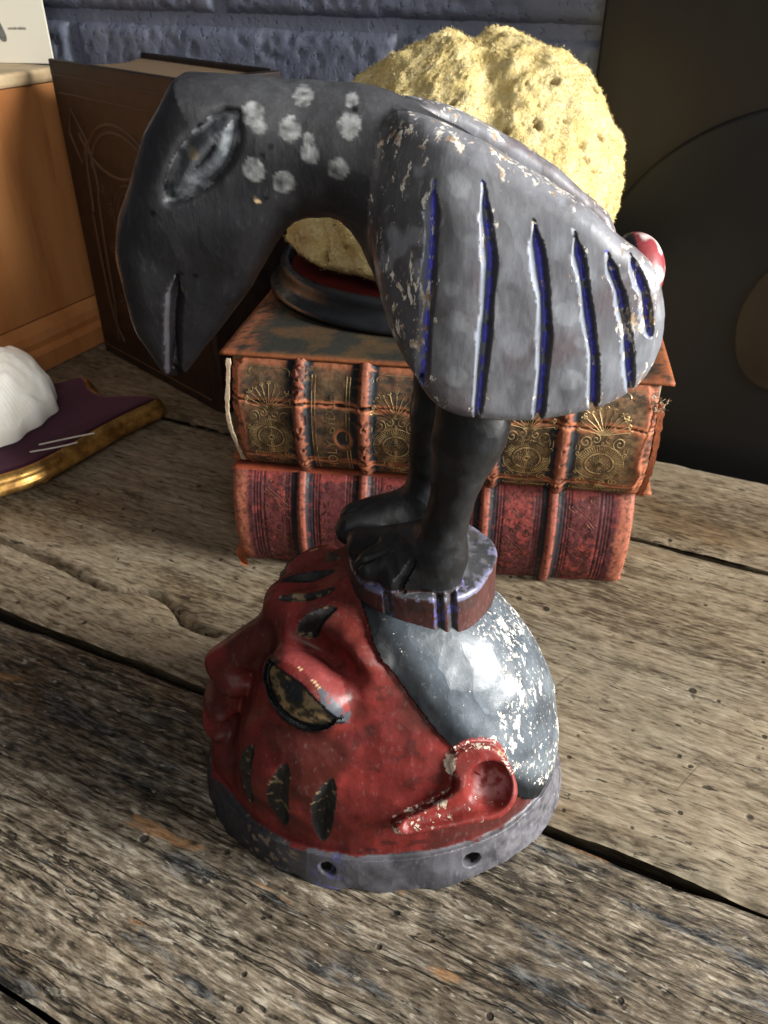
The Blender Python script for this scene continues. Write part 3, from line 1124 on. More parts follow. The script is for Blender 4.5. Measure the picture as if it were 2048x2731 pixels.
slab('front_board', 0, SL, 0, .006, 0, SH, M_dk)
slab('back_board', 0, SL, STK - .006, STK, 0, SH, M_dk)
nq = 40
yy = np.linspace(.0062, STK - .0062, nq)
cx = .006 + .040 * np.sin(np.pi * (yy - .006) / (STK - .012)) ** .9
top_v = [(c, y_, SH - .006) for c, y_ in zip(cx, yy)] + [(SL - .006, y_, SH - .006) for y_ in yy]
bot_v = [(a, b, .004) for a, b, _ in top_v]
vv = top_v + bot_v
ff = [[i, i + 1, nq + i + 1, nq + i] for i in range(nq - 1)]
ff += [[2 * nq + i, 2 * nq + i + 1, i + 1, i] for i in range(nq - 1)]
new_obj('page_block', vv, [f[::-1] for f in ff], M_ptop, stb, smooth=False)
slab('spine', SL - .001, SL + .012, .001, STK - .001, .001, SH - .001, M_dk)


def tube_lines(name, lines, r, mat, parent, mapf, flat=.5):
    VV, FF, base = [], [], 0
    for ln in lines:
        P = np.asarray(ln, float)
        d = np.gradient(P, axis=0)
        d /= np.linalg.norm(d, axis=1)[:, None] + 1e-9
        nn = np.stack([-d[:, 1], d[:, 0]], 1) * r
        n = len(P)
        VV += [mapf(P + nn, 0), mapf(P, r * flat * 2), mapf(P - nn, 0)]
        for i in range(n - 1):
            FF += [[base + i, base + n + i, base + n + i + 1, base + i + 1], [base + n + i, base + 2 * n + i, base + 2 * n + i + 1, base + n + i + 1]]
        base += 3 * n
    return new_obj(name, np.concatenate(VV), np.array(FF), mat, parent)


def on_cover(P, h):
    return np.stack([P[:, 0], np.full(len(P), -.0003) - h, P[:, 1]], 1)


Ls = [[(.008, SH - .016), (.12, SH - .016), (SL - .01, SH - .016)], [(.012, SH - .034), (.12, SH - .034), (SL - .014, SH - .034)],
      [(.008, .012), (.12, .012), (SL - .01, .012)]]
for l in Ls:
    tube_lines('tooled_border', [l], .0012, M_line, stb, on_cover)
dia = [(.020, SH - .075), (.034, SH - .048), (.058, SH - .078), (.040, SH - .108), (.020, SH - .075)]
cur = [arc(.125, SH - .118, .078, .062, math.pi, .3, 40), arc(.118, SH - .052, .080, .060, math.pi + .35, 2 * math.pi - .3, 40)]
inn = [arc(.126, SH - .112, .066, .048, math.pi - .1, .3, 36)]
lng = [np.array([(.047, SH - .118), (.043, SH - .16), (.040, .19), (.040, .12), (.045, .06), (.06, .03)]), np.array([(.058, SH - .078), (.066, SH - .12), (.060, .20), (.055, .14), (.053, .08), (.045, .03)])]
lng = [catmull(l, 6, False) for l in lng]
for i, l in enumerate([dia] + cur + inn + lng):
    tube_lines('tooled_strapwork', [l], .0021, M_line, stb, on_cover)
Ls = []
for k in range(7):
    Ls.append(spiral(.075 + .012 * (k % 3), SH - .13 - .022 * k, .008, 1.5, k, 1 if k % 2 else -1, 26))
tube_lines('tooled_scrolls', Ls, .0007, M_line, stb, on_cover)
tube_lines('tooled_scrolls', [arc(.135, .175, .045, .060, 0, 6.2832, 48), arc(.135, .175, .038, .052, 0, 6.2832, 48)], .0008, M_line, stb, on_cover)

# ------------------------------------------------------------------ pine box at the left with a card on it
mp_ = NT('orange_pine', .38, .45)
pv = mp_.noise((14, 14, 2.2), 5, .6)
pc = mp_.mix(mp_.ramp(pv, .32, .68), (.40, .150, .048), (.56, .245, .085))
pc = mp_.mix(mp_.ramp(mp_.noise((60, 60, 6), 4, .6), .55, .72, 0, .5), pc, (.24, .085, .026))
M_pine = mp_.done(pc, None, mp_.bump(mp_.noise((200, 200, 20), 3), .1, .001))
mpt = NT('pale_pine_top', .5, .4)
pv2 = mpt.noise((3, 40, 40), 5, .6)
M_pinet = mpt.done(mpt.mix(mpt.ramp(mpt.noise(9, 5, .65), .52, .66, 0, .7), mpt.mix(mpt.ramp(pv2, .3, .7), (.46, .33, .18), (.60, .46, .28)), (.12, .055, .022)))
pbox = thing('pine_box', 'orange pine box with moulded base at the left, beside the tall book', 'box', AB(-.856, .36, .001), TA)
PBD = .478
box('side_panel', -.50, 0, 0, PBD, .058, .322, M_pine, pbox, .002)
prof = [(0, .0), (.020, .0), (.020, .022), (.018, .026), (.012, .028), (.013, .036), (.010, .046), (.004, .054), (.0, .058)]


def mould(name, prof, mat, y0, y1):
    P = np.array(prof)
    n = len(P)
    yl = np.linspace(y0, y1, 2)
    VV = np.concatenate([np.stack([P[:, 0], np.full(n, t), P[:, 1]], 1) for t in yl])
    FF = [[i, n + i, n + i + 1, i + 1][::-1] for i in range(n - 1)]
    FF += [list(range(n)), [n + i for i in range(n)][::-1], [0, n, 2 * n - 1, n - 1]]
    return new_obj(name, VV, FF, mat, pbox, smooth=False)


mould('base_moulding', prof, M_pine, -.018, PBD)
box('base', -.50, -.0005, .001, PBD - .001, .0, .057, M_pine, pbox, .001)
box('lid', -.505, .006, -.006, PBD, .3225, .338, M_pinet, pbox, .004)

mcd = NT('cream_card', .6, .3)
M_card = mcd.done(mcd.mix(mcd.ramp(mcd.noise(14, 4, .6), .6, .78, 0, .5), (.88, .84, .70), (.62, .47, .29)))
min_ = NT('card_ink', .7, .2)
M_ink = min_.done(min_.mix(min_.noise((40, 40, 200), 4), (.05, .05, .045), (.32, .31, .28)))
card = thing('printed_card', 'cream printed card with small grey lettering standing on the pine box', 'card', (-.418, 1.148, .3395), R(-9))
cv, cf = box_vf(-.18, .014, 0, .002, 0, .20, .0004)
new_obj('sheet', cv, cf, M_card, card, smooth=False)
fin = catmull([(-.075, .11), (-.066, .085), (-.056, .050), (-.051, .034), (-.053, .027), (-.060, .030), (-.068, .045), (-.082, .060), (-.10, .075), (-.10, .11)], 3)
fv = [(a + .010, -.0006, b - .004) for a, b in fin] + [(a + .010, -.0001, b - .004) for a, b in fin]
nfi = len(fin)
new_obj('printed_picture', fv, [list(range(nfi))[::-1]] + [[i, (i + 1) % nfi, nfi + (i + 1) % nfi, nfi + i] for i in range(nfi)], M_ink, card, smooth=False)
cu = bpy.data.curves.new('printed_text', 'FONT')
cu.body = 'cored nidiola'
cu.size = .0058
cu.extrude = .0002
ot = bpy.data.objects.new('printed_text', cu)
coll.objects.link(ot)
dg = bpy.context.evaluated_depsgraph_get()
me = bpy.data.meshes.new_from_object(ot.evaluated_get(dg))
bpy.data.objects.remove(ot)
co = np.array([v_.co[:] for v_ in me.vertices])
mi2 = NT('grey_ink', .7, .2)
mi2.done((.25, .24, .2))
new_obj('printed_text', np.stack([-.036 + co[:, 0] * .75, -.0004 - co[:, 2], .036 + co[:, 1] * .8], 1), [list(p.vertices) for p in me.polygons], mi2.m, card, smooth=False)

# ------------------------------------------------------------------ gilt shield mount with a coral
mgl = NT('gilt_moulding', .34, .5, .75)
M_gilt = mgl.done(mgl.mix(mgl.ramp(mgl.noise((60, 60, 60), 5, .6), .38, .66), (.62, .36, .10), (.26, .13, .035)), mgl.ramp(mgl.noise(80, 4), .3, .7, .26, .46), mgl.bump(mgl.noise(150, 4), .2, .001))
mpv = NT('plum_velvet', .92, .1)
mpv.set(mpv.b, 'Sheen Weight', .35)
mpv.set(mpv.b, 'Sheen Tint', (.7, .35, .5))
M_plum = mpv.done(mpv.mix(mpv.noise(60, 4), (.018, .005, .010), (.040, .012, .020)), None, mpv.bump(mpv.noise(700, 3), .5, .001))
mount = thing('velvet_mount', 'shaped plaque with gilt moulded edge and plum velvet top at the left', 'plaque', (-.43, .80, .0))
OUT = np.array([(-.3764, .6917), (-.3485, .717), (-.3213, .7636), (-.2973, .8059), (-.272, .842), (-.262, .857), (-.272, .866), (-.3007, .8662), (-.3253, .8664),
                (-.345, .885), (-.362, .915), (-.374, .915), (-.392, .900), (-.43, .905), (-.50, .93), (-.58, .88), (-.60, .78), (-.55, .69), (-.48, .655), (-.42, .667)])
OUT = catmull(OUT - np.array([-.43, .80]), 5)
OUT = OUT[::1]
nO = len(OUT)
tg = np.roll(OUT, -1, 0) - np.roll(OUT, 1, 0)
tg /= np.linalg.norm(tg, axis=1)[:, None]
on = np.stack([tg[:, 1], -tg[:, 0]], 1)
ringp = [(-.030, .006), (.002, .006), (.008, .008), (.0105, .012), (.0095, .016), (.0065, .0180), (.0070, .0205), (.0060, .0235), (.0025, .0262), (0, .0275), (-.0018, .0268)]
VV = np.concatenate([np.concatenate([OUT + on * o_, np.full((nO, 1), h_)], 1) for o_, h_ in ringp])
FF = []
for k in range(len(ringp) - 1):
    for i in range(nO):
        j = (i + 1) % nO
        FF.append([k * nO + i, k * nO + j, (k + 1) * nO + j, (k + 1) * nO + i])
new_obj('gilt_edge', VV, FF, M_gilt, mount)
VV = np.concatenate([np.concatenate([OUT + on * o_, np.full((nO, 1), h_)], 1) for o_, h_ in ((-.0012, .0255), (-.0016, .0280), (-.004, .0290), (-.006, .0292))])
FF = []
for k in range(3):
    for i in range(nO):
        j = (i + 1) % nO
        FF.append([k * nO + i, k * nO + j, (k + 1) * nO + j, (k + 1) * nO + i])
FF.append([3 * nO + i for i in range(nO)])
new_obj('velvet_top', VV, FF, M_plum, mount)
for (fx, fy) in ((.078, -.075), (.135, .03), (-.08, .07), (-.05, -.10)):
    lathe('foot', [(.001, 0), (.008, 0), (.0105, .003), (.009, .0062), (.001, .0062)], M_gilt, mount, 24, (fx, fy, .0003))
mcr = NT('white_coral', .65, .3)
M_coral = mcr.done(mcr.mix(mcr.ramp(mcr.noise(30, 4), .35, .7), (.78, .75, .66), (.88, .86, .80)), None, mcr.bump(mcr.noise(350, 4), .25, .0012))
coral = thing('white_coral', 'white domed coral with fine radiating ridges resting on the plum velvet plaque', 'coral', (-.450, .812, .0300))
nu, nv = 360, 120
U, Q = np.meshgrid(np.linspace(0, 2 * math.pi, nu, endpoint=False), np.linspace(0, 1, nv), indexing='ij')
th = Q * 1.62
rad = np.sin(th) * (1 + .025 * np.sin(U * 7 + 1) * Q ** 2 + .02 * np.sin(U * 17) * Q ** 3)
hx, hy = np.cos(U), np.sin(U)
sx_, sy_, sz_ = rad * hx * .086, rad * hy * .098, np.cos(th) * .070
rid = np.sin(U * 120 + 3 * np.sin(U * 5)) * .0005 * sstep(.15, .5, Q)
fol = (fbm(sx_, sy_, sz_, 26, 3, 91) - .5) * .034 * sstep(0, .3, Q) * sstep(1.05, .8, Q)
sz_ = np.maximum(sz_ + rid + fol, 0)
new_obj('coral_body', np.stack([sx_, sy_, sz_ + .002], -1).reshape(-1, 3), grid_faces(nu, nv, True)[:, ::-1], M_coral, coral)
mcd2 = NT('white_cord', .8, .2)
mcd2.done((.70, .66, .58))


def cord(name, pts, r, mat, parent):
    P = catmull(pts, 6, False)
    n = len(P)
    d = np.gradient(P, axis=0)
    d /= np.linalg.norm(d, axis=1)[:, None]
    s_ = np.cross(d, [0, 0, 1.])
    s_ /= np.linalg.norm(s_, axis=1)[:, None]
    t_ = np.cross(s_, d)
    a = np.linspace(0, 2 * math.pi, 8, endpoint=False)
    VV = np.stack([P + (s_ * math.cos(k) + t_ * math.sin(k)) * r for k in a])
    return new_obj(name, VV.reshape(-1, 3), grid_faces(8, n, True), mat, parent)


c1 = cord('cord', [(-.3560, .7450, .0312), (-.3300, .7585, .0312), (-.3060, .7700, .0312)], .0008, mcd2.m, None)
c1.name = 'thin_cord'
c1['label'] = 'thin white cord end on the plum velvet, the upper and longer one'
c1['category'] = 'cord'
c2 = cord('thin_cord', [(-.3600, .7300, .0312), (-.3350, .7400, .0312), (-.3180, .7500, .0312)], .0008, mcd2.m, None)
c2['label'] = 'thin white cord end on the plum velvet, the lower one nearest the gilt edge'
c2['category'] = 'cord'

# ------------------------------------------------------------------ the carved mask with the bird on top
SC = np.array([0, .367, 0])
mask = thing('carved_mask', 'painted wooden mask with red face and grey cap, dark bird bending down on top', 'mask', tuple(SC))


def nrm(v):
    v = np.asarray(v, float)
    return v / np.linalg.norm(v)


# --- head ------------------------------------------------------------
EYE_A, EYE_B = np.array([-.0600, -.0350, .1290]), np.array([-.0225, -.0648, .1148])
EYE_M = (EYE_A + EYE_B) / 2
EYE_N = nrm([-.32, -.66, .66])
EYE_T = nrm((EYE_B - EYE_A) - EYE_N * ((EYE_B - EYE_A) @ EYE_N))
EYE_U = np.cross(EYE_T, EYE_N)
if EYE_U[2] < 0:
    EYE_U = -EYE_U
EYE_U = nrm(EYE_U)
EL = float(np.linalg.norm(EYE_B - EYE_A)) / 2
SCARS = [((-.0697, -.0590, .0880), (-.0823, -.0625, .0370)), ((-.0510, -.0705, .0870), (-.0600, -.0770, .0350)),
         ((-.0282, -.0795, .0825), (-.0358, -.0855, .0330)),
         ((-.029, -.0088, .1600), (-.0575, -.0074, .1450)), ((-.0268, -.0229, .1560), (-.0483, -.0284, .1430))]
EAR_C, EAR_NV = np.array([.057, -.0813, .0757]), np.array([.0995, -.796, .597])
EAR_UV, EAR_VV = np.array([.995, .0796, -.0597]), np.array([0, .6, .8])
EAR = catmull([(-.0226, .0143), (-.0184, .0222), (-.0092, .0256), (.0032, .0241), (.011, .0155), (.0151, .0033), (.0137, -.0066), (.006, -.0144),
               (-.0094, -.0178), (-.0298, -.0205), (-.047, -.0225), (-.0521, -.0194), (-.046, -.0147), (-.0318, -.0082), (-.0216, -.0026), (-.0185, .0053)], 2)
HOLES = [(-.0335, -.0905, .0135), (.0525, -.0835, .0125)]


def hairline(x, z):
    return x - (-.0131 + .80 * (.1585 - z))


def eye_uvw(x, y, z):
    dx, dy, dz = x - EYE_M[0], y - EYE_M[1], z - EYE_M[2]
    return tuple(dx * a[0] + dy * a[1] + dz * a[2] for a in (EYE_T, EYE_U, EYE_N))


def lens(u, v):
    """signed distance-like value of the eye opening (negative inside): straight-ish lid edge above, deep arc below"""
    s = np.clip(1 - (u / EL) ** 2, 0, None)
    top = .0035 * s - .0005
    bot = -.0185 * np.sqrt(s)
    return np.maximum(np.maximum(v - top, bot - v), np.abs(u) - EL)


def scar_fields(x, ys, z):
    out = []
    for i, (a, b) in enumerate(SCARS):
        a_, b_ = np.array(a), np.array(b)
        e_ = b_ - a_
        m_ = (a_ + b_) / 2
        nn = nrm([m_[0] / .1055 ** 2, m_[1] / .0865 ** 2, max(m_[2] - .025, 0) / .1365 ** 2])
        e_ = e_ - nn * (e_ @ nn)
        ll = np.linalg.norm(e_)
        e_ = e_ / ll
        s_ = np.cross(nn, e_)
        rx_, ry_, rz_ = x - m_[0], ys - m_[1], z - m_[2]
        al = (rx_ * e_[0] + ry_ * e_[1] + rz_ * e_[2]) / ll + .5
        sd_ = rx_ * s_[0] + ry_ * s_[1] + rz_ * s_[2]
        hn = rx_ * nn[0] + ry_ * nn[1] + rz_ * nn[2]
        t = np.clip(al, 0, 1)
        bend = .0022 * np.sin(t * np.pi) * (1 if i < 3 else -.6)
        d = np.sqrt((sd_ + bend) ** 2 + ((al - t) * ll) ** 2) + (np.abs(hn) > .022) * .1
        hw = (.0064 if i < 3 else .0036 if i == 3 else .0052) * np.clip(4 * t * (1 - t), .02, 1) ** .55
        out.append((d, hw, t))
    return out


def f_head(x, y, z):
    ys = -np.abs(y)
    rx = np.where(x < 0, .1055, .112).astype(f32)
    zz = np.maximum(z - .025, 0)
    ax, ay, az = (x + .002) / rx, y / .0865, zz / .1365
    k0 = np.sqrt(ax * ax + ay * ay + az * az) + 1e-6
    k1 = np.sqrt((ax / rx) ** 2 + (ay / .0865) ** 2 + (az / .1365) ** 2) + 1e-6
    d = k0 * (k0 - 1) / k1
    # flatter face plane under the brow
    d = smax(d, -.916 * x + .40 * z - .1075 + .9 * y * y, .022)
    # brow ridge and socket
    d = smin(d, s_cone(x, ys, z, (-.060, -.004, .1385), (-.020, -.050, .1375), .009, .011)[0], .020)
    sp = EYE_M + EYE_U * .0175 + EYE_N * .010
    du, dv, dw = (x - sp[0], ys - sp[1], z - sp[2])
    su = (du * EYE_T[0] + dv * EYE_T[1] + dw * EYE_T[2]) / .030
    sv = (du * EYE_U[0] + dv * EYE_U[1] + dw * EYE_U[2]) / .013
    sw = (du * EYE_N[0] + dv * EYE_N[1] + dw * EYE_N[2]) / .017
    dent = (np.sqrt(su * su + sv * sv + sw * sw) - 1) * .013
    d = smax(d, -dent, .010)
    # nose
    d = smin(d, s_cone(x, y, z, (-.062, 0, .129), (-.0960, 0, .0905), .0070, .0130)[0], .010)
    d = smin(d, s_ell(x, ys, z, (-.0915, -.0110, .0845), (.0105, .0078, .0080)), .006)
    # lips and chin
    d = smin(d, s_ell(x, y, z, (-.1000, 0, .0670), (.0128, .0250, .0078)), .006)
    d = smin(d, s_ell(x, y, z, (-.1030, 0, .0485), (.0128, .0230, .0078)), .006)
    d = smin(d, s_ell(x, y, z, (-.096, 0, .028), (.016, .03, .016)), .014)
    # cheek
    d = smin(d, s_ell(x, ys, z, (-.045, -.050, .072), (.035, .026, .030)), .02)
    # cap slightly proud of the face
    hl = hairline(x, z)
    d = d - .0022 * sstep(-.0006, .0006, hl) * (z > .028)
    # eye: lid bulge with the opening cut back to the eyeball
    u, v, w = eye_uvw(x, ys, z)
    vs = v + .002
    lid = (np.sqrt((u / (EL + .0040)) ** 2 + (vs / .0190) ** 2 + ((w + .004) / .0220) ** 2) - 1) * .0155
    d = smin(d, lid, .0045)
    ball = (np.sqrt((u / (EL + .004)) ** 2 + (vs / .0195) ** 2 + ((w + .0075) / .0175) ** 2) - 1) * .0135
    d = smax(d, -np.maximum(lens(u, v), -ball), .0012)
    # scars
    for dd, hw, t in scar_fields(x, ys, z):
        d = d + (.0042 * (hw / .0064)) * np.clip(1 - dd / hw, 0, 1) ** .8
    # ear
    ex, ey, ez = x - EAR_C[0], ys - EAR_C[1], z - EAR_C[2]
    u, v, w = (ex * a[0] + ey * a[1] + ez * a[2] for a in (EAR_UV, EAR_VV, EAR_NV))
    near = (np.abs(u) < .09) & (np.abs(v) < .06) & (np.abs(w) < .05)
    e2 = np.full(x.shape, .05, f32)
    if near.any():
        e2[near] = sd_poly(u[near], v[near], EAR)
    top = .004 - .10 * np.clip(-u - .005, 0, .06) - .06 * np.maximum(u, 0)
    qx, qw = e2 + .0035, np.maximum(w - top, -.035 - w) + .0035
    e3 = np.sqrt(np.maximum(qx, 0) ** 2 + np.maximum(qw, 0) ** 2) + np.minimum(np.maximum(qx, qw), 0) - .0035
    bowl = (np.sqrt(((u + .0008) / .0128) ** 2 + ((v - .0030) / .0130) ** 2 + ((w - .004) / .0135) ** 2) - 1) * .0115
    slot = s_cone(u, v, w, (-.004, -.003, .006), (-.043, -.0170, .001), .0075, .0036)[0]
    e3 = smax(e3, -bowl, .0025)
    e3 = smax(e3, -slot, .003)
    d = smin(d, e3, .0025)
    # rim band
    kr = np.sqrt((x / .1185) ** 2 + (y / .0945) ** 2) + 1e-6
    dr = (kr - 1) * .1 / (kr ** .1)
    flare = .006 * np.clip(z / .03, 0, 1.3)
    rb = np.maximum(dr + flare, z - .0215 - .004 * np.sin(x * 14 + 1))
    d = smin(d, rb, .0025)
    d = np.maximum(d, -z)
    for hx, hy, hz in HOLES:
        d = smax(d, -s_cone(x, y, z, (hx * 1.2, hy * 1.2, hz + .002), (hx * .72, hy * .72, hz), .0052, .0048)[0], .001)
    # hand-carved unevenness
    d = d + (fbm(x, y, z, 55, 2, 3) - .5) * .0030 + (fbm(x, y, z, 180, 2, 9) - .5) * .0002
    return d


V, F, N = mesh_sdf(f_head, (-.128, -.125, -.004), (.128, .125, .180), .00125)
x, y, z = V.T
ys = -np.abs(y)
hl = hairline(x, z)
n1 = fbm(x, y, z, 60, 4, 21)
n2 = fbm(x, y, z, 220, 4, 33)
n3 = fbm(x, y, z, 25, 3, 41)
kr = np.sqrt((x / .1185) ** 2 + (y / .0945) ** 2)
rimtop = .0225 + .004 * np.sin(x * 14 + 1) + (n1 - .5) * .004
is_rim = (z < rimtop) & (kr > .86)
ex, ey, ez = x - EAR_C[0], ys - EAR_C[1], z - EAR_C[2]
eu, ev, ew = (ex * a[0] + ey * a[1] + ez * a[2] for a in (EAR_UV, EAR_VV, EAR_NV))
e2 = np.full(x.shape, .05, f32)
nr = (np.abs(eu) < .09) & (np.abs(ev) < .06)
e2[nr] = sd_poly(eu[nr], ev[nr], EAR)
is_ear = (e2 < .0022) & (ew > -.024) & ~is_rim & ((z > .03) | (ew > -.016))
u, v, w = eye_uvw(x, ys, z)
ln = lens(u, v)
in_eye_zone = (np.abs(w) < .014) & (np.abs(u) < EL + .005)
is_eye = in_eye_zone & (ln < .0004)
lidz = in_eye_zone & ~is_eye & (v > -.001) & (((u / (EL + .0045)) ** 2 + ((v + .002) / .0195) ** 2) < 1)
face = hl <= 0
col = np.tile(np.array([.108, .015, .013], f32), (len(V), 1))
col = mixc(col, (.155, .020, .017), sstep(.45, .65, n1))
col = mixc(col, (.056, .013, .010), sstep(.46, .62, n3) * .85)
col = mixc(col, (.055, .012, .010), sstep(.63, .70, fbm(x, y, z, 140, 4, 77)) * .8 * sstep(-.075, -.02, x))
wear = np.full(len(V), .10, f32)
# grime on the upper face towards the hair
col = mixc(col, (.10, .020, .014), sstep(-.030, -.006, hl) * sstep(.10, .14, z) * .55)
scar_lab = np.full(len(V), -1)
for i, (dd, hw, t) in enumerate(scar_fields(x, ys, z)):
    m = dd < hw * 1.02 + .0003
    col[m & face] = (.010, .010, .010)
    fl = m & face & (n2 > .655)
    col[fl] = (.15, .11, .060)
    scar_lab[m & face] = i
# eye paint
col[in_eye_zone & (ln < .0030)] = (.008, .009, .010)
inner = is_eye & (ln < -.0028)
ec = np.tile(np.array([.20, .135, .062], f32), (len(V), 1))
ec = mixc(ec, (.024, .018, .011), sstep(.42, .54, n2))
ec = mixc(ec, (.010, .011, .014), sstep(.0085, .0050, np.sqrt((u + .002) ** 2 + ((v + .004) * 1.2) ** 2)))
col[inner] = ec[inner]
col[lidz & (ln > .0032)] = (.165, .030, .028)
m = lidz & (ln > .0006) & (ln < .0058) & (u > -.007) & (u < .013) & (n2 > .36)
col[m] = (.50, .36, .20)
m = lidz & (ln > .0006) & (ln < .0060) & (u >= .010)
col[m & (n2 < .56)] = (.05, .055, .065)
# cap
cc = np.tile(np.array([.066, .082, .098], f32), (len(V), 1))
cc = mixc(cc, (.044, .054, .064), sstep(.45, .66, n1))
cc = mixc(cc, (.130, .155, .172), sstep(.50, .66, n3) * .8)
cc = mixc(cc, (.008, .009, .010), sstep(.022, .006, hl + (n1 - .5) * .006))
cap = ~face & ~is_rim & ~is_ear
col[cap] = cc[cap]
wear[cap] = (.15 + .25 * sstep(.03, .075, x) + .10 * sstep(.02, .05, np.hypot(x - .021, y - .008)) * sstep(.07, .05, np.hypot(x - .021, y - .008)) * sstep(.10, .14, z))[cap]
wear[cap & (hl < .010)] = .02
col[~face & (hl < .0015) & cap] = (.006, .006, .007)
# ear
erc = np.tile(np.array([.165, .022, .018], f32), (len(V), 1))
erc = mixc(erc, (.36, .16, .16), sstep(.011, .006, np.hypot(eu - .002, ev - .003)) * sstep(.40, .55, n2) * .8)
erc = mixc(erc, (.14, .022, .018), sstep(.56, .70, n1))
col[is_ear] = erc[is_ear]
wear[is_ear] = .22 + .24 * ((e2[is_ear] > -.003) & (ev[is_ear] > .008)) + .2 * ((eu[is_ear] < -.02))
m = is_ear & (ew < -.012) & ~face
col[m] = cc[m]
# rim
rc = np.tile(np.array([.075, .074, .085], f32), (len(V), 1))
rc = mixc(rc, (.030, .030, .034), sstep(.42, .62, n1) * .9)
rc = mixc(rc, (.15, .145, .155), sstep(.02, .09, x) * .5 * sstep(.40, .6, n2))
rc = mixc(rc, (.10, .10, .22), (sstep(.012, .004, np.abs(x + .033)) * sstep(.5, .6, n2) * (y < 0)))
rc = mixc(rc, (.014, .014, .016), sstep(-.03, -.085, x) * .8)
rc = mixc(rc, (.16, .125, .09), sstep(.60, .66, fbm(x, y, z, 260, 3, 51)) * sstep(.022, .012, np.abs(x + .066)) * (y < 0))
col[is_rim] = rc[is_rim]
wear[is_rim] = .13 + .10 * sstep(.0, .08, x[is_rim])
for hx, hy, hz in HOLES:
    m = np.sqrt((x - hx) ** 2 + (z - hz) ** 2) < .0050
    col[m & is_rim & (kr < .955)] = (.010, .010, .010)

HN = ['face', 'cap', 'rim', 'ear', 'ear', 'eye', 'eye', 'eyelid', 'eyelid'] + ['scar'] * 10
lab = np.where(face, 0, 1)
lab[is_rim] = 2
lab[is_ear & (y < 0)] = 3
lab[is_ear & (y >= 0)] = 4
lab[is_eye & (y < 0)] = 5
lab[is_eye & (y >= 0)] = 6
lab[lidz & (y < 0)] = 7
lab[lidz & (y >= 0)] = 8
for i in range(5):
    m = (scar_lab == i) & ~is_rim
    lab[m & (y < 0)] = 9 + i * 2
    lab[m & (y >= 0)] = 10 + i * 2


def paint_mat(name, rough=.42, chip=(.55, .49, .40), chip2=(.24, .16, .09), grain=(1, 1, 1), bump=.5, chip_scale=120, spec=.5, facet=85., fstr=.12):
    m = NT(name, rough, spec)
    base = m.attr('paint')
    wr = m.attr('wear', 'Fac')
    nf = m.noise(120, 5, .6)
    br = m.noise((260 * grain[0], 260 * grain[1], 60), 5, .62, off=(2, 5, 1))
    base = m.mix(m.ramp(br, .35, .65, 0, .42), base, m.mix(1, base, (.58, .56, .55), 'MULTIPLY'))
    base = m.mix(m.ramp(nf, .56, .66, 0, .30), base, m.mix(1, base, (.50, .48, .47), 'MULTIPLY'))
    n2 = m.noise((420, 420, 160), 4, .6)
    base = m.mix(m.math('MULTIPLY', m.ramp(n2, .56, .72), m.math('MULTIPLY', wr, .9)), base, (.30, .29, .29))
    nc = m.math('MAXIMUM', m.noise((chip_scale * grain[0], chip_scale * grain[1], chip_scale * grain[2]), 7, .66, dist=.4), m.math('SUBTRACT', m.noise((chip_scale * 2.6 * grain[0], chip_scale * 2.6 * grain[1], chip_scale * 2.6 * grain[2]), 5, .66, dist=.3, off=(1, 3, 5)), .012))
    nc2 = m.noise(35, 3, .5, off=(3, 1, 2))
    thr = m.math('SUBTRACT', .79, m.math('MULTIPLY', wr, .50))
    val = m.math('SUBTRACT', m.math('ADD', nc, m.math('MULTIPLY', m.math('SUBTRACT', nc2, .5), .22)), thr)
    ch = m.ramp(val, 0, .012)
    tan = m.mix(m.ramp(m.noise(180, 3, .6, off=(7, 0, 0)), .42, .62), chip, chip2)
    colr = m.mix(ch, base, tan)
    rg = m.ramp(m.noise(60, 4, .6), .3, .7, rough - .10, rough + .14)
    rg = m.math('ADD', rg, m.math('MULTIPLY', ch, .3))
    b1 = m.bump(m.noise((600 * grain[0], 600 * grain[1], 600 * grain[2]), 3, .6), .16 * bump, .0010)
    fw = m.n('VectorMath', {0: m.co(grain, (.3, .1, .7)), 1: m.n('Vector' + 'Math', {0: m.n('TexNoise', {'Vector': m.co(), 'Scale': 60., 'Detail': 2.}).outputs[1], 1: (.008, .008, .008)}, operation='MULTIPLY').outputs[0]}, operation='ADD').outputs[0]
    fv = m.n('TexVoronoi', {'Vector': fw, 'Scale': facet}, feature='F1').outputs['Distance']
    b2 = m.bump(br, .20 * bump, .0012, b1)
    b2 = m.bump(nf, .05 * bump, .0020, b2)
    b2 = m.bump(m.math('MULTIPLY', fv, fv), fstr, .0060, b2)
    b3 = m.bump(m.math('SUBTRACT', 1, ch), .8 * bump + .2, .0011, b2)
    m.set(m.b, 'Specular IOR Level', m.math('MULTIPLY', m.math('SUBTRACT', 1, m.math('MULTIPLY', m.attr('matte', 'Fac'), .85)), spec))
    return m.done(colr, rg, b3)


M_face = paint_mat('red_painted_wood', .44, spec=.20, fstr=.10)
M_cap = paint_mat('slate_painted_wood', .36, spec=.38, fstr=.16, facet=64., chip=(.62, .60, .55), chip2=(.42, .38, .31), grain=(1.2, 1.2, .75))
M_dark = paint_mat('charcoal_painted_wood', .46, spec=.28, grain=(1, 1, .5))
hm = [M_face, M_cap, M_dark, M_face, M_face, M_dark, M_dark, M_face, M_face] + [M_dark] * 10
matte = np.where(cap, sstep(.026, .010, hl + (n1 - .5) * .01), 0).astype(f32)
split_parts(V, F, N, lab, HN, col, {'wear': wear, 'matte': matte}, hm, lambda k, o: o[0] if k in (5, 6, 7, 8) or k >= 9 else mask)

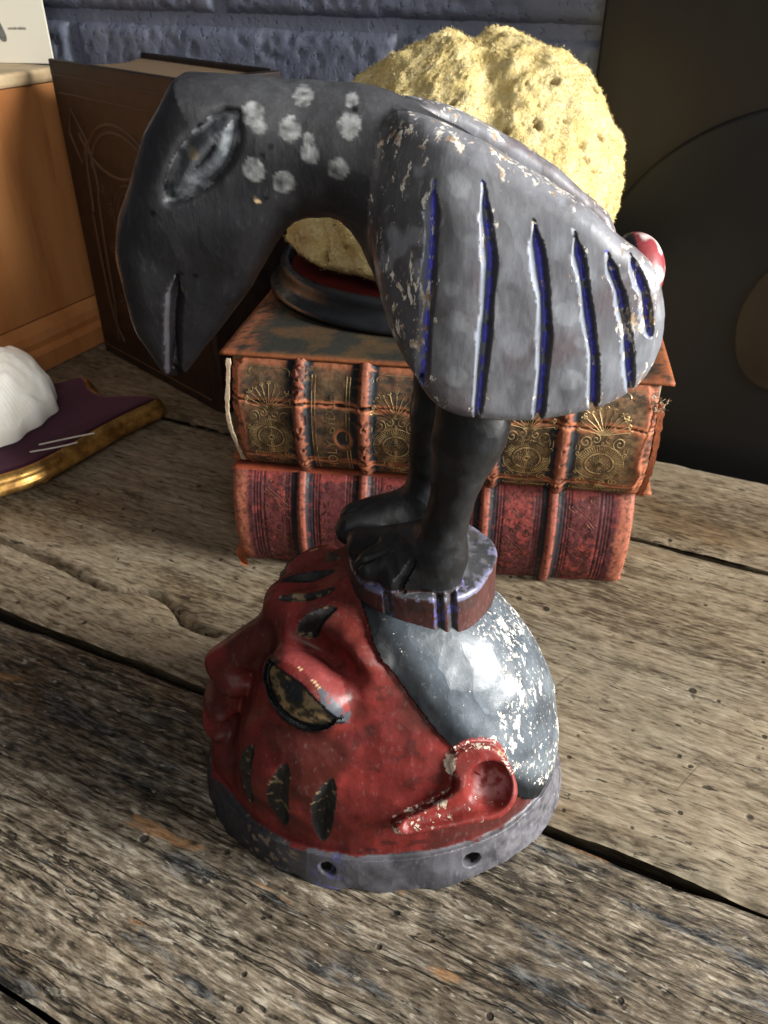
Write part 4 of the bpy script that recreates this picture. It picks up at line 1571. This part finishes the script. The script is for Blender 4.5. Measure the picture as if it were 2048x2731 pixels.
# --- plinth, legs, bird -----------------------------------------------
BODY = catmull([(-.1028, .2828), (-.108, .2899), (-.1145, .3049), (-.1163, .3193), (-.1167, .3365), (-.1161, .3464), (-.1119, .3591), (-.1032, .3773),
                (-.0955, .3917), (-.0870, .4035), (-.0825, .4095), (-.0790, .4112), (-.0687, .4110), (-.0555, .4101), (-.0362, .4091), (-.0184, .4087), (-.0036, .4065),
                (.0114, .4014), (.0347, .3896), (.0675, .3699), (.1013, .3464), (.1135, .3331), (.1193, .3193), (.1101, .3012), (.0861, .2822),
                (.0599, .2702), (.0322, .2742), (.0099, .3012), (-.0024, .3246), (-.0106, .3448), (-.0193, .3555), (-.0282, .3563), (-.038, .3549),
                (-.0477, .3448), (-.0582, .328), (-.0698, .314), (-.0819, .2994), (-.0943, .2851)], 2)
WCTL = np.array([(-.101, .286, .0065, .010), (-.101, .305, .012, .014), (-.100, .330, .019, .016), (-.092, .365, .0255, .020), (-.070, .385, .0265, .021),
                 (-.030, .385, .0265, .028), (.005, .375, .031, .030), (.040, .345, .046, .045), (.075, .325, .043, .042), (.112, .325, .028, .022)], f32)
WING = catmull([(-.0012, .3932), (-.0032, .3844), (-.0053, .3727), (-.0062, .3563), (-.0035, .3389), (.0024, .3204), (.0117, .304), (.0198, .2915),
                (.0279, .2862), (.0408, .2830), (.0599, .2822), (.0760, .2842), (.0935, .2885), (.1075, .2975), (.1138, .3085), (.1150, .3230),
                (.1130, .3344), (.1065, .3490), (.0937, .3585), (.0795, .3687), (.0618, .3793), (.0365, .3919), (.0164, .3992), (.0047, .4004)], 2)
GROOVES = [[(.019, .3801), (.0192, .3614), (.0182, .34), (.0174, .3168), (.0168, .298)],
           [(.0371, .3801), (.0398, .3636), (.0415, .3523), (.0414, .3323), (.0411, .3197), (.0402, .2830)],
           [(.0562, .368), (.0594, .3561), (.063, .3404), (.0653, .324), (.0658, .3082), (.0671, .2815)],
           [(.0717, .3644), (.0772, .3485), (.0814, .3323), (.0858, .3154), (.0905, .2860)],
           [(.0852, .3561), (.0931, .3404), (.0983, .324), (.1055, .2940)],
           [(.095, .3544), (.103, .34), (.1084, .3216)]]
BEYE = [(-.0577, .4006), (-.0652, .3994), (-.0746, .3922), (-.0823, .3829), (-.0862, .3711), (-.0738, .376), (-.0642, .3829), (-.0591, .3909)]
BEYE = catmull([(a + .001, b - .0015) for a, b in BEYE], 2)
SLIT = [(-.0879, .3371), (-.0934, .318), (-.0990, .2900), (-.0995, .280)]
PC = (.021, .008)
LEGS = [((.0400, -.020, .300), (.0405, -.020, .262), .0160, .0160), ((.0405, -.020, .262), (.0310, -.018, .205), .0160, .0100),
        ((.0310, -.018, .205), (.0275, -.016, .178), .0102, .0130), ((.048, -.021, .268), (.0455, -.02, .250), .0115, .0085),
        ((.0290, .026, .300), (.0270, .026, .250), .0120, .0120), ((.0270, .026, .250), (.0235, .026, .200), .0120, .0105),
        ((.0235, .026, .200), (.0220, .026, .178), .0105, .0120)]
TOES = [((.0290, -.014, .190), (-.0110, .004, .1775), .0155, .0105), ((.0285, -.016, .186), (-.0060, -.0130, .1760), .0145, .0100),
        ((.0300, -.017, .184), (.0070, -.0215, .1745), .0135, .0095), ((.0290, -.016, .182), (.0310, -.0195, .1745), .0140, .0100),
        ((.0220, .026, .190), (-.0160, .0290, .1790), .0125, .0095), ((.0220, .025, .190), (-.0180, .0175, .1780), .0120, .0095),
        ((.0220, .026, .184), (-.0080, .0380, .1740), .0100, .0075)]

FOOT_LINES = [[(.016, -.010), (-.024, -.003)], [(.018, -.016), (-.018, -.017)], [(.022, -.022), (.002, -.034)], [(.010, .024), (-.030, .023)], [(.010, .030), (-.026, .034)]]


def wr_at(x, z):
    W = np.zeros_like(x)
    Rr = np.zeros_like(x)
    S = np.full_like(x, 1e-9)
    for cx, cz, w, r in WCTL:
        g = np.exp(-((x - cx) ** 2 + (z - cz) ** 2) / (2 * .017 ** 2)) + 1e-7
        W += g * w
        Rr += g * r
        S += g
    return W / S, Rr / S


def wing_y(x, z):
    """depth of the wing's outer sheet"""
    return .0535 - 2.0 * np.maximum(x - .060, 0) ** 2 - 12. * np.maximum(.036 - x, 0) ** 2 + .06 * (.345 - z) - 4. * np.maximum(z - .345, 0) ** 2 - 2.5 * np.maximum(.325 - z, 0) ** 2


def groove_fields(x, z):
    out = []
    for i, g in enumerate(GROOVES):
        d, s, t = pl_dist(x, z, g)
        wob = .92 + .12 * np.sin(t * 17 + i * 1.7)
        hw = (.0036 if i < 3 else .0030) * np.clip(t * 7, .2, 1) * np.clip((1 - t) * 14, .0, 1) ** .5 * wob + 1e-5
        hw = np.where(s > 0, hw * .62, hw * 1.15)
        out.append((d, s, t, hw))
    return out


def f_bird(x, y, z):
    ya = np.abs(y)
    up = z > .245
    d = np.full(x.shape, .05, f32)
    if up.any():
        X, Y, Z, YA = x[up], y[up], z[up], ya[up]
        d2 = sd_poly(X, Z, BODY)
        W, Rr = wr_at(X, Z)
        k = np.minimum(-d2 / Rr, 1)
        pw = 2 + .9 * sstep(-.03, -.06, X)
        g = (YA / W) ** pw + np.maximum(1 - k, 0) ** pw - 1
        b = g * .5 * np.minimum(W, Rr)
        b = np.where(d2 > .004, np.maximum(b, d2 * .9), b)
        # beak slit, eye
        sd, ss, st = pl_dist(X, Z, SLIT)
        hw = .0044 * np.clip(st * 6, .2, 1)
        b = b + .0055 * np.clip(1 - sd / hw, 0, 1) * (YA > .002)
        ed = sd_poly(X, Z, BEYE)
        side = sstep(.008, .014, YA)
        b = b + side * (.0030 * np.exp(-((ed - .0005) / .0022) ** 2) - .0012 * np.exp(-((ed + .0045) / .002) ** 2) + .0022 * sstep(-.0055, -.0085, ed))
        # tail
        tl = s_ell(X, Y, Z, (.1125, .002, .331), (.0125, .018, .018))
        b = smin(b, tl, .004)
        # wings
        wy = wing_y(X, Z)
        w2 = sd_poly(X, Z, WING)
        rr = .0075
        th = .0105
        qx, qy = w2 + rr, np.abs(YA - (wy - th)) - th + rr
        wg = np.sqrt(np.maximum(qx, 0) ** 2 + np.maximum(qy, 0) ** 2) + np.minimum(np.maximum(qx, qy), 0) - rr
        out = (YA > wy - .012)
        for gd, gs, gt, hw in groove_fields(X, Z):
            wg = wg + .0044 * np.minimum(hw / .0022, 1) * np.clip(1 - gd / hw, 0, 1) ** .9 * out
        b = smin(b, wg, .003)
        d[up] = b
    lo = z < .30
    if lo.any():
        X, Y, Z = x[lo], y[lo], z[lo]
        a = np.full(X.shape, .05, f32)
        for p, q, r1, r2 in LEGS:
            a = smin(a, s_cone(X, Y, Z, p, q, r1, r2)[0], .006)
        t = np.full(X.shape, .05, f32)
        for p, q, r1, r2 in TOES:
            t = smin(t, s_cone(X, Y, Z, p, q, r1, r2)[0], .0035)
        a = smin(a, t, .006)
        for tl_ in FOOT_LINES:
            gd, gs, gt = pl_dist(X, Y, tl_)
            a = a + .0022 * np.clip(1 - gd / .0020, 0, 1) * sstep(.192, .186, Z)
        a = np.maximum(a, .1695 - Z)
        # plinth drum
        rad = np.hypot(X - PC[0], Y - PC[1])
        ang = np.arctan2(Y - PC[1], X - PC[0])
        rr = .0425 + .0012 * np.sin(ang * 5 + 1)
        top = .1715 - .10 * np.maximum(X - PC[0] - .012, 0) + .02 * (Y - PC[1])
        qx, qz = rad - rr + .002, np.maximum(Z - top, .138 - Z) + .002
        pd = np.sqrt(np.maximum(qx, 0) ** 2 + np.maximum(qz, 0) ** 2) + np.minimum(np.maximum(qx, qz), 0) - .002
        for gx in (-.0185, .0085, .0155):
            pd = pd + .0036 * np.clip(1 - np.abs(X - PC[0] - gx + .08 * (Z - .16)) / .0027, 0, 1) * (rad > .026) * (Y < PC[1])
        a = smin(a, pd, .0015)
        d[lo] = smin(d[lo], a, .006)
    d = d + (fbm(x, y, z, 48, 2, 5) - .5) * .0024 + (fbm(x, y, z * .5, 260, 2, 11) - .5) * .00025
    return d


V, F, N = mesh_sdf(f_bird, (-.125, -.070, .136), (.135, .070, .418), .00115)
x, y, z = V.T
ya = np.abs(y)
n1 = fbm(x, y, z, 60, 4, 121)
n2 = fbm(x, y, z, 230, 4, 133)
n3 = fbm(x, y, z, 28, 3, 141)
w2 = np.full(x.shape, .05, f32)
upm = z > .25
w2[upm] = sd_poly(x[upm], z[upm], WING)
wy = wing_y(x, z)
is_wing = (w2 < .0005) & (ya > wy - .0225) & upm & (ya > .018)
is_tail = (x > .1095) & (ya < .027) & ~is_wing & upm & (z < .352)
W, Rr = wr_at(x, z)
bc = np.tile(np.array([.020, .020, .0225], f32), (len(V), 1))
bc = mixc(bc, (.026, .026, .029), sstep(.45, .65, n1))
bc = mixc(bc, (.015, .0145, .0165), sstep(.55, .72, n3) * .6)
bc = mixc(bc, (.070, .073, .077), sstep(.385, .412, z) * .55 * sstep(-.09, -.04, x))
wear = np.full(len(V), .05, f32)
SPOTS = [(-.0498, .4003, .0050), (-.0472, .3955, .003), (-.036, .3948, .0049), (-.0133, .3959, .0052), (-.0284, .3869, .0045), (-.0507, .3808, .0054),
         (-.0394, .376, .0051), (-.0177, .3815, .0050), (-.0311, .4050, .0042), (-.0124, .4035, .0030), (-.0290, .3915, .0026)]
for sx, sz, sr in SPOTS:
    dd = np.hypot(x - sx, (z - sz)) / (sr * .84) + (n2 - .5) * .55
    bc = mixc(bc, (.25, .26, .255), sstep(1.04, .92, dd) * np.clip(.55 + 1.6 * (fbm(x, y, z, 420, 2, 171) - .5), 0, 1) * (ya > .004) * ~is_wing)
for px_, pz_ in [(-.0625, .3895), (-.0465, .3860), (-.0435, .3890), (-.0470, .3700), (-.0930, .3640), (-.0700, .3960), (-.0700, .3840), (-.0110, .4010), (-.0860, .3380), (-.0800, .3370)]:
    bc = mixc(bc, (.004, .004, .004), sstep(.0014, .0009, np.hypot(x - px_, z - pz_)) * (y < 0))
bc = mixc(bc, (.75, .42, .12), sstep(.0016, .0008, np.hypot(x + .0885, (z - .3305) * .5)) * (y < 0))
bc = mixc(bc, (.60, .42, .22), sstep(.0012, .0008, np.hypot(x + .0505, z - .3690)) * (y < 0))
ed = np.full(x.shape, .05, f32)
ed[upm] = sd_poly(x[upm], z[upm], BEYE)
is_beye = (ed < .0012) & (ya > .010) & upm
bcol = np.tile(np.array([.050, .056, .062], f32), (len(V), 1))
bcol = mixc(bcol, (.15, .165, .175), sstep(.44, .64, n2) * .8)
bcol = mixc(bcol, (.020, .021, .024), sstep(-.0035, -.0075, ed + (n2 - .5) * .006) * .75)
bcol = mixc(bcol, (.15, .12, .08), sstep(.003, .001, np.hypot(x + .0735, z - .3865)))
bc[is_beye] = bcol[is_beye]
m = (ed > -.0005) & (ed < .0022) & (ya > .010) & upm
bc = mixc(bc, (.16, .17, .18), m * sstep(.45, .62, n2) * .8)
sd, ss, st = pl_dist(x, z, SLIT)
m = (sd < .0038 * np.clip(st * 6, .3, 1)) & upm & (y < 0)
bc[m & (ss < 0)] = (.10, .095, .11)
bc[m & (ss >= 0)] = (.012, .010, .012)
# wing paint
wc = np.tile(np.array([.155, .160, .175], f32), (len(V), 1))
wc = mixc(wc, (.115, .095, .102), sstep(.48, .62, n3) * .8)
wc = mixc(wc, (.178, .186, .202), sstep(.50, .68, n1) * .5)
for dx_, dz_, dr_ in [(.0275, .3795, .0045), (.0285, .3290, .0045), (.0300, .3060, .0042), (.0265, .3420, .003), (.0770, .3050, .0050), (.0990, .3240, .0036), (.1000, .3080, .0036), (.0720, .3330, .0050)]:
    wc = mixc(wc, (.27, .29, .31), sstep(1.15, .85, np.hypot(x - dx_, z - dz_) / dr_ + (n2 - .5) * .9) * .6)
wc = mixc(wc, (.050, .047, .048), sstep(.032, .004, x + (n1 - .5) * .03) * .85)
wc = mixc(wc, (.22, .235, .26), sstep(.66, .74, fbm(x, y, z, 75, 2, 151)) * .6)
wwear = .15 + .26 * sstep(.030, .0, x) + .14 * sstep(.012, .003, -w2) + .12 * sstep(.07, .11, x) + .16 * sstep(.40 - .45 * x, .41 - .45 * x, z)
gm = np.zeros(len(V), bool)
for i, (gd, gs, gt, hw) in enumerate(groove_fields(x, z)):
    ing = (gd < hw * 1.08) & is_wing & (ya > wy - .012)
    gs2 = gs / hw
    wc[ing & (gs2 > .10)] = (.060, .056, .058)  # right groove wall darker: its shading is put into the paint colour
    lf = ing & (gs2 <= .10)
    wc[lf] = (.17, .19, .23)
    bl = ing & (gs2 > -.42) & (gs2 < .20) & (n2 > .40)
    wc[bl] = (.095, .100, .55)
    wwear[lf] += .10
    wwear[ing] += .10
    rimz = (gd < hw * 1.9) & ~ing & is_wing
    wwear[rimz] += .13
    gm |= ing
col = bc
col[is_wing] = wc[is_wing]
wear[is_wing] = np.clip(wwear, 0, .42)[is_wing]
tc = np.tile(np.array([.24, .040, .045], f32), (len(V), 1))
tc = mixc(tc, (.55, .48, .46), sstep(.60, .65, fbm(x, y, z, 75, 3, 161)))
col[is_tail] = tc[is_tail]
# legs, feet, plinth
low = z < .285
rad = np.hypot(x - PC[0], y - PC[1])
lg = np.tile(np.array([.0055, .0058, .0064], f32), (len(V), 1))
lg = mixc(lg, (.014, .0155, .0175), sstep(.52, .68, n1) * .8)
t_d = np.full(len(V), .05, f32)
for p, q, r1, r2 in TOES:
    t_d = np.minimum(t_d, s_cone(x, y, z, p, q, r1, r2)[0])
l_d = np.full(len(V), .05, f32)
for p, q, r1, r2 in LEGS:
    l_d = np.minimum(l_d, s_cone(x, y, z, p, q, r1, r2)[0])
top = .1715 - .10 * np.maximum(x - PC[0] - .012, 0) + .02 * (y - PC[1])
is_pl = (z < top + .0022) & (np.minimum(t_d, l_d) > -.0015) & (z < .178)
is_foot = ~is_pl & (z < .196)
is_leg = ~is_pl & ~is_foot & (z < .292) & (l_d < .003)
plc = np.tile(np.array([.058, .017, .014], f32), (len(V), 1))
plc = mixc(plc, (.035, .014, .012), sstep(.5, .65, n1))
side = N[:, 2] < .5
ptop = np.tile(np.array([.040, .042, .048], f32), (len(V), 1))
ptop = mixc(ptop, (.10, .10, .115), sstep(.48, .62, n2))
plc[~side] = ptop[~side]
edge = is_pl & (np.abs(z - top) < .0028) & (rad > .0385) & (n2 > .42)
plc[edge] = (.13, .13, .20)
plc[is_pl & (np.minimum(t_d, l_d) < .0030) & ~side & (n2 > .42)] = (.13, .13, .30)
for gx in (-.0185, .0085, .0155):
    g = np.abs(x - PC[0] - gx + .08 * (z - .16))
    m = (g < .0028) & (rad > .028) & (y < PC[1]) & is_pl
    plc[m & (n2 > .56)] = (.075, .075, .20)
    plc[m & (n2 <= .56)] = (.05, .042, .045)
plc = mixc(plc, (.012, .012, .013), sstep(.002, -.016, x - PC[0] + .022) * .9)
col[is_leg | is_foot] = lg[is_leg | is_foot]
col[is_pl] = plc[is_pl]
wear[is_leg | is_foot] = .02
wear[is_pl] = .14
BN = ['bird_body', 'wing', 'wing', 'tail', 'plinth', 'leg', 'leg', 'foot', 'foot', 'bird_eye', 'bird_eye']
lab = np.zeros(len(V), int)
lab[is_wing & (y < 0)] = 1
lab[is_wing & (y >= 0)] = 2
lab[is_tail] = 3
lab[is_pl] = 4
lab[is_leg & (y < .006)] = 5
lab[is_leg & (y >= .006)] = 6
lab[is_foot & (y < .006)] = 7
lab[is_foot & (y >= .006)] = 8
lab[is_beye & (y < 0)] = 9
lab[is_beye & (y >= 0)] = 10
M_bird = paint_mat('charcoal_bird_paint', .48, grain=(1, 1, .6), bump=.9, spec=.26, fstr=.08)
M_wing = paint_mat('slate_wing_paint', .38, spec=.32, fstr=.07, chip=(.60, .56, .50), chip2=(.26, .18, .11), grain=(1, 1, .45))
M_leg = paint_mat('black_leg_paint', .45, bump=.6, spec=.35)
M_pl = paint_mat('plinth_paint', .38)
split_parts(V, F, N, lab, BN, col, {'wear': wear}, [M_bird, M_wing, M_wing, M_wing, M_pl, M_leg, M_leg, M_leg, M_leg, M_bird, M_bird],
            lambda k, o: o[0] if k in (9, 10) else mask)
